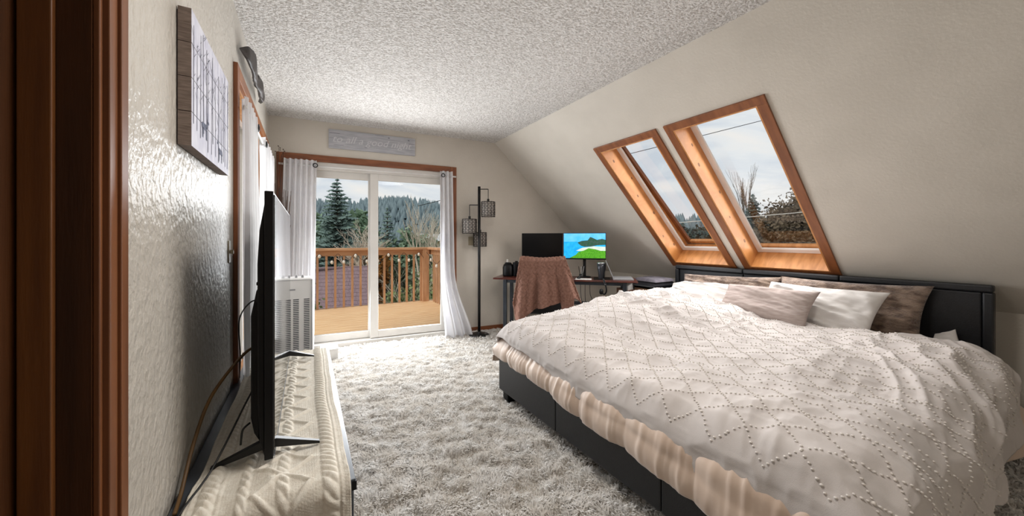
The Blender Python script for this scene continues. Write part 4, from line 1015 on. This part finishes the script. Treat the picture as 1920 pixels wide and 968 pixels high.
def blanket():
    n, k = 130, 130
    u = np.linspace(-1, 1, n)[:, None]*np.ones((1, k)); v = np.linspace(0, 1, k)[None, :]*np.ones((n, 1))
    w0 = .245
    spread = np.where(u < 0, .33, .42)
    low = np.interp(u, [-1, -.86, -.72, -.50, -.30, 0, .42, .50, .56, .74, .80, 1], [.58, .40, .30, .46, .52, .545, .60, .60, .42, .42, .66, .60])
    top = 1.082-.008*np.cos(u*PI)
    a = u*(w0+(spread-w0)*v**1.0)
    z = top+(low-top)*v
    f_ = .020+.060*v
    o = -.075-.03*v-f_*(np.sin(u*9.0+.8)*.7+.5*np.sin(u*17+2))*sst(.05, .6, v)*.55
    rc = np.sqrt(np.clip(v/.06, 0, 1)); o = o*rc+(-.02)*(1-rc)
    P = np.array([CH(x, y, zz) for x, y, zz in zip(a.ravel(), o.ravel(), z.ravel())]).reshape(n, k, 3)
    nn = normals(P); X = a; S_ = z
    h = .006*np.abs(np.sin(X*PI/.045+1.2*np.sin(S_*2*PI/.09)))+.004*np.abs(np.sin(X*PI/.022-S_*PI/.03))
    sg_ = np.sign((nn*np.array([-.6, -.8, 0])).sum(-1).mean()); P = P+nn*sg_*h[..., None]
    ob = nobj('knit_blanket', P.reshape(-1, 3), gridfaces(n, k), M['knit_brown'], loc=CH(0, -.1, 1.08))
    so = ob.modifiers.new('thick', 'SOLIDIFY'); so.thickness = .012; so.offset = 0
    tag(ob, 'mauve brown cable-knit blanket draped over the office chair back', 'blanket')
blanket()

# ================================================================== bedside pieces left of the headboard
ns = thing('night_stand', 'small black nightstand with brown shelf front left of headboard', 'nightstand', (3.86, 2.98, 0))
NX0, NX1, NY0, NY1, NZ = 3.62, 4.06, 2.80, 3.12, .70
for y0, y1 in ((NY0, NY0+.02), (NY1-.02, NY1)): obj('side_panel', MB().box((NX0, y0, 0), (NX1, y1, NZ)), M['console_black'], ns)
obj('top_panel', MB().box((NX0-.01, NY0-.01, NZ), (NX1, NY1+.01, NZ+.02)), M['console_black'], ns, bevel=.002)
obj('shelf', MB().box((NX0, NY0+.02, .35), (NX1, NY1-.02, .37)), M['console_black'], ns)
dw = obj('drawer_front', MB().box((NX0-.004, NY0+.025, .585), (NX0+.014, NY1-.025, .675)), M['tan_wood'], ns, bevel=.002)
obj('back_panel', MB().box((NX1-.01, NY0+.02, .02), (NX1, NY1-.02, NZ)), M['console_black'], ns)
def folded(nm, label, z0, z1, m, sd, x0, x1, y0, y1):
    n, k = 26, 26; u = np.linspace(-1, 1, n)[:, None]*np.ones((1, k)); v = np.linspace(-1, 1, k)[None, :]*np.ones((n, 1))
    e = np.clip((1-np.abs(u)**6)*(1-np.abs(v)**6), 0, 1)**.5
    zt = z0+(z1-z0)*e+.012*fbm(u*2+sd, v*2, 2, sd)*e
    x = (x0+x1)/2+(x1-x0)/2*u; y = (y0+y1)/2+(y1-y0)/2*v
    T_ = np.stack([x, y, zt], -1); B_ = np.stack([x, y, z0+0*x], -1)
    V = np.concatenate([T_.reshape(-1, 3), B_.reshape(-1, 3)]); f = gridfaces(n, k)
    o = nobj(nm, V, np.concatenate([f, f[:, ::-1]+n*k]), m, loc=((x0+x1)/2, (y0+y1)/2, z0)); return tag(o, label, 'clothes')
folded('folded_clothes', 'dark folded clothes lying on the black nightstand', .72, .775, M['cloth_dark'], 4, 3.61, 4.02, 2.79, 3.12)
folded('folded_clothes', 'gray folded clothes on top of the dark stack', .765, .805, M['cloth_gray'], 8, 3.62, 4.0, 2.78, 3.13)
pb = thing('paper_bag', 'brown paper bag standing between desk and nightstand', 'bag', (3.62, 3.19, 0))
def PB(a, b_, z): return (3.50+.22*a+.03*(1-z)*0, 3.10+.17*b_, z*.66)
b = MB().hexa([PB(0, 0, 0), PB(1, 0, 0), PB(1, 1, 0), PB(0, 1, 0), PB(-.05, -.05, .96), PB(1.05, -.05, 1), PB(1.05, 1.05, .98), PB(-.05, 1.05, 1)])
obj('bag_body', b, M['kraft'], pb, bevel=.004)
obj('bag_contents', MB().hexa([PB(.1, .1, .9), PB(.8, .1, .9), PB(.8, .9, .9), PB(.1, .9, .9), PB(.1, .1, 1.05), PB(.75, .15, 1.12), PB(.7, .8, 1.10), PB(.15, .8, 1.03)]), M['paper'], pb, bevel=.01)

# ================================================================== added ceiling lamp, out of view, that fills the room with light
cl_ = thing('added_fill_lamp', 'added unseen ceiling lamp that gives the room its fill light', 'lamp', (.95, 1.15, 2.66))
obj('canopy', MB().lathe((.95, 1.15, 2.625), [(.20, 0), (.21, .035)], 32), M['chrome'], cl_, smooth=True)
obj('glass_bowl', MB().lathe((.95, 1.15, 2.53), [(.001, 0), (.08, .012), (.15, .045), (.19, .095)], 32), M['fill_lamp_glow'], cl_, smooth=True)
ll = bpy.data.lights.new('added_fill_light', 'AREA'); ll.shape = 'DISK'; ll.size = .5; ll.energy = 17; ll.color = (1, .96, .91)
lo_ = bpy.data.objects.new('added_fill_light', ll); COL.objects.link(lo_); lo_.location = (.95, 1.15, 2.52)
# ================================================================== outside: deck, rail, neighbours, trees, hills
dkk = thing('balcony_deck', 'cedar balcony deck with railing outside the sliding door', 'deck', (1.0, 6.0, -.03))
DX0, DX1, DY1 = -1.4, 2.30, 7.40
i = 0; y = 4.92
while y < DY1-.02:
    obj('deck_board', MB().box((DX0, y, -.04), (DX1, y+.128, -.004)), M['deck'], dkk, bevel=.005); y += .142
obj('rim_joist', MB().box((DX0, DY1, -.24), (DX1, DY1+.04, -.004)), M['rail_h'], dkk)
obj('rim_joist', MB().box((DX1, 4.92, -.24), (DX1+.04, DY1+.04, -.004)), M['rail_h'], dkk)
for x in (-.02, 2.16): obj('rail_post', MB().box((x-.065, DY1-.13, -.004), (x+.065, DY1, 1.08)), M['rail'], dkk, bevel=.004)
for y in (5.05,): obj('rail_post', MB().box((DX1-.13, y-.045, -.004), (DX1, y+.045, 1.08)), M['rail'], dkk, bevel=.004)
obj('top_rail', MB().box((DX0, DY1-.135, 1.08), (DX1+.02, DY1+.03, 1.125)), M['rail_h'], dkk, bevel=.004)
obj('top_rail', MB().box((DX1-.12, 4.92, 1.08), (DX1+.03, DY1-.135, 1.125)), M['rail'], dkk, bevel=.004)
obj('rail_board', MB().box((DX0, DY1-.03, .975), (DX1, DY1+.005, 1.08)), M['rail_h'], dkk)
obj('rail_board', MB().box((DX1-.03, 4.92, .975), (DX1+.005, DY1-.03, 1.08)), M['rail'], dkk)
for x in np.arange(-1.30, 2.10, .147):
    if abs(x+.02) > .09: obj('baluster', MB().box((x-.019, DY1-.03, .0), (x+.019, DY1+.006, .98)), M['rail'], dkk)
for y in np.arange(5.15, 7.25, .125): obj('baluster', MB().box((DX1-.03, y-.019, .0), (DX1+.006, y+.019, .98)), M['rail'], dkk)
sl_ = thing('string_lights', 'string of small pale bulbs looped along the deck railing', 'string lights', (1.1, DY1-.14, 1.0))
pts = []; bulbs = []
xs = np.linspace(-.1, 2.1, 23)
for j, x in enumerate(xs):
    z = 1.02-.13*abs(math.sin(j*PI/3)); pts.append((x, DY1-.15, z))
    if j % 2 == 1: bulbs.append((x, DY1-.15, z-.04))
obj('wire', MB().tube(spline(pts, 4), .004, 5), M['cable_black'], sl_)
for y, z in ((6.9, .88), (6.55, .78), (6.2, .92)): bulbs.append((DX1-.15, y, z))
obj('wire', MB().tube(spline([(DX1-.15, 7.2, 1.02), (DX1-.15, 6.9, .92), (DX1-.15, 6.55, .82), (DX1-.15, 6.2, .96), (DX1-.15, 5.8, 1.0)], 4), .004, 5), M['cable_black'], sl_)
for q in bulbs: obj('bulb', MB().ball(q, (.026, .026, .036), 10, 7), M['bulb'], sl_, smooth=True)

GZ = -3.2
n = 90
gx = np.linspace(-160, 260, n); gy = np.linspace(-160, 330, n); X_, Y_ = np.meshgrid(gx, gy, indexing='ij')
D_ = np.hypot(X_, Y_)
Z_ = GZ-.02*D_*0+2.0*fbm(X_/40, Y_/40, 3, 3)*sst(25, 80, D_)
P = np.stack([X_, Y_, Z_], -1)
o = nobj('ground_outside', P.reshape(-1, 3), gridfaces(n, n), M['ground'], loc=(0, 60, GZ)); o['kind'] = 'structure'
# forested ridge across the valley
def ridge_hill(name, label, fx, nu, nv, tree_n, sd, mt, th):
    u = np.linspace(0, 1, nu)[:, None]*np.ones((1, nv)); v = np.linspace(0, 1, nv)[None, :]*np.ones((nu, 1))
    P = fx(u, v)
    V, F = P.reshape(-1, 3), gridfaces(nu, nv)
    o = nobj(name, V, F, M['hill'], loc=tuple(P[nu//2, 0])); tag(o, label, 'hill')
    r_ = np.random.default_rng(sd); a, b_ = r_.uniform(.02, .98, tree_n), r_.uniform(.05, .99, tree_n)
    i0, j0 = (a*(nu-1)).astype(int), (b_*(nv-1)).astype(int); q = P[i0, j0]+r_.uniform(-.6, .6, (tree_n, 3))*np.array([3, 3, .2])
    hgt = r_.uniform(.6, 1.25, tree_n)*th; rad = hgt*r_.uniform(.22, .34, tree_n)
    ring = np.array([[math.cos(t), math.sin(t)] for t in np.linspace(0, 2*PI, 7)[:-1]])
    VV = np.zeros((tree_n, 13, 3))
    for k in range(2):
        VV[:, k*6:(k+1)*6, :2] = q[:, None, :2]+ring[None]*rad[:, None, None]*(1-.45*k); VV[:, k*6:(k+1)*6, 2] = (q[:, 2]+hgt*(.08+.42*k))[:, None]
    VV[:, 12] = q; VV[:, 12, 2] += hgt
    base = (np.arange(tree_n)*13)[:, None]; F = []
    for j in range(6):
        F += [base+np.array([[j, (j+1) % 6, 6+(j+1) % 6]]), base+np.array([[j, 6+(j+1) % 6, 6+j]]), base+np.array([[6+j, 6+(j+1) % 6, 12]])]
    nobj('forest_cover', VV.reshape(-1, 3), np.concatenate(F), mt, o, smooth=False, kind='stuff')
def hillA(u, v):
    x = -95+u*260; yb = 230-.30*x; y = yb+v*60
    top = 25+5.5*fbm(u*5, u*0, 3, 4)-8*sst(.60, .95, u)+2*np.sin(u*9)
    return np.stack([x, y, GZ+(top-GZ)*np.sin(np.clip(v*1.0, 0, 1)*PI/2)**.8+1.2*fbm(u*18, v*6, 2, 8)], -1)
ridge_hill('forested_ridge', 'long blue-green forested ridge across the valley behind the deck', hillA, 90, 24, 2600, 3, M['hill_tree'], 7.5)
def hillB(u, v):
    y = 100-u*150; x = 70+v*50+8*np.sin(u*4)
    top = 7.5-5.5*u+1.2*fbm(u*6, u*0, 2, 9)
    return np.stack([x, y, GZ+(top-GZ)*np.sin(np.clip(v*1.2, 0, 1)*PI/2)], -1)
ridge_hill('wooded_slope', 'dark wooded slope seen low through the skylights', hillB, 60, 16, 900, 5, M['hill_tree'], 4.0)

# ------------------------------------------------------------------ trees
def conifer(label, x, y, top, rad, m, sd, whorls=26, per=11, group=None, nm='spruce_tree', dens=1.0, z0=GZ):
    r_ = random.Random(sd); h = top-z0
    t = thing(nm, label, 'tree', (x, y, z0), group)
    obj('trunk', MB().tube([(x, y, z0), (x, y, z0+h*.6), (x, y, top-.1)], [h*.022, h*.014, .015], 8), M['bark'], t)
    V, F = [], []
    for w in range(whorls):
        f_ = (w+.5)/whorls; z = z0+h*(.10+.90*f_); L = rad*(1-f_)**.8*r_.uniform(.85, 1.12)+.04
        for b_ in range(per):
            a = 2*PI*(b_+r_.random())/per+w; l = L*r_.uniform(.6, 1.15); dr = -.10-.32*(1-f_)+r_.uniform(-.1, .1)
            ns = max(3, int(7*l/rad*dens+3))
            for s_ in range(ns):
                g = (s_+.6)/ns; cx, cy = x+math.cos(a)*l*g, y+math.sin(a)*l*g; cz = z+dr*l*g+.10*l*g*g+r_.uniform(-.04, .04)
                wd = l*.20*(1-.6*g)+.04; ln = l/ns*1.3
                k = len(V); px, py = -math.sin(a)*wd, math.cos(a)*wd
                V += [(cx-px, cy-py, cz-wd*.75), (cx+math.cos(a)*ln, cy+math.sin(a)*ln, cz-.02), (cx+px, cy+py, cz-wd*.75), (cx-math.cos(a)*ln*.4, cy-math.sin(a)*ln*.4, cz+.05)]
                F += [(k, k+1, k+3), (k+1, k+2, k+3)]
    for j in range(14):
        a = j*2.4; z = top-.04*j; k = len(V); l = .03+.014*j
        V += [(x, y, z+.06), (x+math.cos(a)*l, y+math.sin(a)*l, z-.05), (x+math.cos(a+.7)*l*.5, y+math.sin(a+.7)*l*.5, z-.02)]; F.append((k, k+1, k+2))
    nobj('foliage', V, F, m, t, smooth=False)
    return t
def leafy(label, x, y, top, rx, m, sd, z0=GZ, nclump=40, per=70, leaf=.16, nm='bushy_tree', group=None, low=.25, trunk=True):
    r_ = np.random.default_rng(sd); h = top-z0
    t = thing(nm, label, 'tree' if h > 3 else 'shrub', (x, y, z0), group)
    cz = z0+h*(low+(1-low)*.5); rz = h*(1-low)*.5
    d = r_.normal(size=(nclump, 3)); d /= np.linalg.norm(d, axis=1, keepdims=True); d *= r_.uniform(.35, .92, (nclump, 1))
    cc = np.array([x, y, cz])+d*np.array([rx, rx, rz])
    p = np.repeat(cc, per, 0)+r_.normal(size=(nclump*per, 3))*np.array([rx, rx, rz*.8])*.11
    a = r_.normal(size=p.shape); a /= np.linalg.norm(a, axis=1, keepdims=True); b_ = np.cross(a, r_.normal(size=p.shape)); b_ /= np.linalg.norm(b_, axis=1, keepdims=True)
    s_ = (leaf*r_.uniform(.6, 1.3, len(p)))[:, None]
    V = np.stack([p+a*s_, p+b_*s_*.6, p-a*s_*.8, p-b_*s_*.6], 1); F = np.arange(len(p)*4).reshape(-1, 4)
    nobj('foliage', V.reshape(-1, 3), F, m, t, smooth=False)
    if trunk:
        b = MB().tube([(x, y, z0), (x+.05, y, z0+h*.35), (x, y, z0+h*.75)], [h*.03, h*.022, h*.008], 8)
        rr = random.Random(sd)
        for j in range(7):
            e = cc[j]; b.tube([(x, y, z0+h*(.25+.05*j)), ((x+e[0])/2, (y+e[1])/2, (z0+h*(.3+.05*j)+e[2])/2), tuple(e)], [h*.012, h*.008, h*.003], 5)
        obj('trunk', b, M['bark'], t)
    return t
def bare(label, x, y, top, spread, m, sd, z0=GZ, depth=5, r0=.09, group=None, nm='bare_tree'):
    rr = random.Random(sd); h = top-z0; t = thing(nm, label, 'tree', (x, y, z0), group); b = MB()
    def grow(p, d, L, r, k):
        q = p+d*L; mid = p+d*L*.5+Vector((rr.uniform(-1, 1), rr.uniform(-1, 1), rr.uniform(-.3, .3)))*L*.06
        b.tube([p, mid, q], [r, r*.85, r*.7], 6 if k > 2 else 4, caps=False)
        if k == 0: return
        for j in range(3 if k > 1 else 3):
            nd = (d+Vector((rr.uniform(-1, 1)*spread, rr.uniform(-1, 1)*spread, rr.uniform(-.15, .45)))).normalized()
            grow(q if j < 2 else mid, nd, L*rr.uniform(.62, .82), r*.6, k-1)
    grow(Vector((x, y, z0)), Vector((.02, .0, 1)).normalized(), h*.32, r0, depth)
    zs = max(v[2] for v in b.v); k_ = h/(zs-z0); b.v = [(vx, vy, z0+(vz-z0)*k_) for vx, vy, vz in b.v]
    obj('branches', b, m, t); return t
conifer('tall blue-green spruce rising above the deck railing at left', 1.64, 24.5, 5.15, 2.5, M['spruce'], 11, 34, 13)
leafy('dark rounded pine behind the right half of the glass door', 5.6, 22.4, 2.3, 1.7, M['fir'], 12, nclump=60, leaf=.20, low=.15, nm='pine_tree')
conifer('slender dark fir right of the door mullion', 4.35, 22.9, 3.35, 1.2, M['spruce'], 13, 24, 10, nm='fir_tree')
leafy('pale green broad tree at left edge of the door view', -.4, 25.5, 1.9, 1.9, M['fir'], 14, nclump=60, leaf=.22, low=.2)
leafy('rounded green tree behind the spruce in middle distance', 3.4, 36.0, 4.1, 2.8, M['fir'], 15, nclump=60, leaf=.34, low=.15)
leafy('green tree in the distance left of the spruce', .3, 32.0, 3.3, 2.6, M['fir'], 16, nclump=60, leaf=.32, low=.15)
bare('pale bare tree between the spruce and the door mullion', 2.75, 20.8, 2.5, .75, M['bark_pale'], 17, depth=6, r0=.17)
bare('thin leafless tree with upright trunk behind the right pane', 5.0, 17.9, 3.6, .35, M['bark_pale'], 18, depth=5, r0=.09)
bare('leafless tree with spreading twigs at right of the deck', 4.5, 14.3, 2.75, .6, M['bark_pale'], 19, depth=6, r0=.07)
conifer('dark fir peeking out beside the right door curtain', 10.0, 31.0, 3.4, 2.0, M['spruce'], 20, 22, 11, nm='fir_tree')
leafy('small rust orange shrub just above the deck railing', 3.4, 21.2, 1.65, .8, M['rust_leaf'], 21, nclump=26, per=60, leaf=.14, nm='rust_shrub', low=.1)
leafy('orange brown shrub seen between the lower balusters', 2.0, 10.9, -.55, .75, M['rust_leaf'], 22, nclump=30, per=60, leaf=.06, nm='rust_shrub', low=.1)
leafy('leafy olive shrub below the left end of deck railing', -.25, 9.6, .55, .70, M['bush'], 23, nclump=40, per=80, leaf=.055, nm='olive_shrub', low=.1)
leafy('leafy olive shrub behind balusters near the deck corner', 2.75, 10.4, .65, 1.15, M['bush'], 24, nclump=50, per=90, leaf=.065, nm='olive_shrub', low=.1)
bare('tangle of pale bare stems behind the corner balusters', 2.75, 9.3, .95, .95, M['bark_pale'], 25, depth=6, r0=.03, nm='bare_shrub')
# seen through the skylights
conifer('dark blue-green conifer in the middle of the larger skylight', 17.5, 8.3, 3.35, 1.25, M['sky_conifer'], 31, 44, 15, nm='fir_tree')
leafy('large brownish tree filling the right of larger skylight', 16.6, 6.1, 3.30, 1.75, M['brown_leaf'], 32, nclump=190, per=170, leaf=.075, low=.15, nm='brown_tree')
leafy('brown leafed tree at lower middle of the larger skylight', 16.9, 7.45, 2.0, .9, M['brown_leaf'], 33, nclump=80, per=130, leaf=.07, low=.15, nm='brown_tree')
bare('bare tree standing behind the skylight conifer', 21.6, 10.5, 5.8, .17, M['bark'], 34, depth=5, r0=.08)
leafy('dark green tree seen low in the farther skylight', 27.0, 15.2, 2.3, 2.3, M['sky_conifer'], 35, nclump=60, per=80, leaf=.22, low=.15)
leafy('gray green tree low at left of the farther skylight', 30.0, 19.0, 3.0, 2.4, M['sky_conifer'], 36, nclump=60, per=80, leaf=.22, low=.15)
# overhead wires
for lab, a, b_, sag in (('thin dark overhead wire crossing high in both skylights', (11.46-8.2, 7.2+4.76, 4.83-2.4), (13.51+8.2, 6.01-4.76, 5.43+2.4), .05), ('pale overhead wire crossing low in both skylights', (6.5, 7.6, 1.56), (13.7, 2.45, 2.30), .05)):
    A_, B_ = Vector(a), Vector(b_); pts = [A_.lerp(B_, t)-Vector((0, 0, sag*4*t*(1-t))) for t in np.linspace(0, 1, 12)]
    o = obj('overhead_wire', MB().tube(pts, .011, 6), M['cable_black' if 'dark' in lab else 'rod'], loc=a, smooth=True); tag(o, lab, 'wire')
# neighbouring buildings
hs_ = thing('neighbour_house', 'neighbouring house with purple brown shingle roof below the deck', 'house', (1.6, 19.5, GZ))
obj('wall', MB().box((.2, 19.45, GZ), (2.5, 23.2, -.35)), M['red_siding'], hs_)
b = MB(); zr, zl = -.12, -2.45
rf = obj('roof_deck', MB().hexa([(.05, 16.9, zl-.08), (2.75, 16.4, zl-.08), (2.75, 19.0, zr-.08), (.05, 19.5, zr-.08), (.05, 16.9, zl), (2.75, 16.4, zl), (2.75, 19.0, zr), (.05, 19.5, zr)]), M['shingle'], hs_)
b = MB()
for r_ in range(15):
    for c_ in range(11):
        f0, f1 = r_/15, (r_+1.12)/15; g0, g1 = (c_+.5*(r_ % 2)*.5)/11.3, (c_+.96+.25*(r_ % 2))/11.3; g1 = min(g1, 1)
        def Q(g, f_, dz): return (.05+2.7*g, 16.9-.5*g+2.6*f_, zl+(zr-zl)*f_+dz)
        b.hexa([Q(g0, f0, .002), Q(g1, f0, .002), Q(g1, f1, .0), Q(g0, f1, .0), Q(g0, f0, .03), Q(g1, f0, .03), Q(g1, f1, .008), Q(g0, f1, .008)])
o = obj('shingles', b, M['shingle'], rf); o['kind'] = 'stuff'
obj('ridge_cap', MB().box((0, 19.2, zr-.02), (2.8, 19.6, zr+.06)), M['shingle'], hs_)
h2 = thing('ochre_house', 'ochre house with a pale metal roof right of the deck corner', 'house', (9.4, 27.0, GZ))
obj('wall', MB().box((7.4, 25.6, GZ), (11.4, 28.6, 1.20)), M['house_wall'], h2)
obj('roof', MB().hexa([(7.1, 25.2, 1.2), (11.7, 25.2, 1.2), (11.7, 29, 1.2), (7.1, 29, 1.2), (7.3, 26.9, 1.75), (11.5, 26.9, 1.75), (11.5, 27.3, 1.75), (7.3, 27.3, 1.75)]), M['metal_roof'], h2)
b = obj('window', MB().box((8.2, 25.56, -.2), (9.2, 25.61, .8)), M['white_frame'], h2); obj('pane', MB().box((8.28, 25.54, -.1), (9.12, 25.57, .7)), M['slot'], b)

# ------------------------------------------------------------------ groups of alike things
GROUPS = {'fur_pillow': 'pillows on the bed', 'white_pillow': 'pillows on the bed', 'gray_pillow': 'pillows on the bed', 'door_curtain': 'curtains of the sliding door',
          'window_curtain': 'curtains of the side window', 'curtain_rod': 'white curtain rods', 'monitor': 'monitors on the desk', 'desk_cable': 'cables under the desk',
          'folded_clothes': 'folded clothes on the nightstand', 'wall_outlet': 'outlets on the back wall', 'overhead_wire': 'overhead wires',
          'power_cable': 'cables behind the television', 'signal_cable': 'cables behind the television', 'aerial_cable': 'cables behind the television'}
for o in list(COL.objects):
    if o.parent or 'category' not in o.keys(): continue
    k = o.name.split('.')[0]
    if k in GROUPS: o['group'] = GROUPS[k]
    elif o['category'] in ('tree', 'shrub') and 'group' not in o.keys():
        o['group'] = 'trees and shrubs beyond the deck' if o.location.y > 1.05*o.location.x+.1 else 'trees outside the skylights'
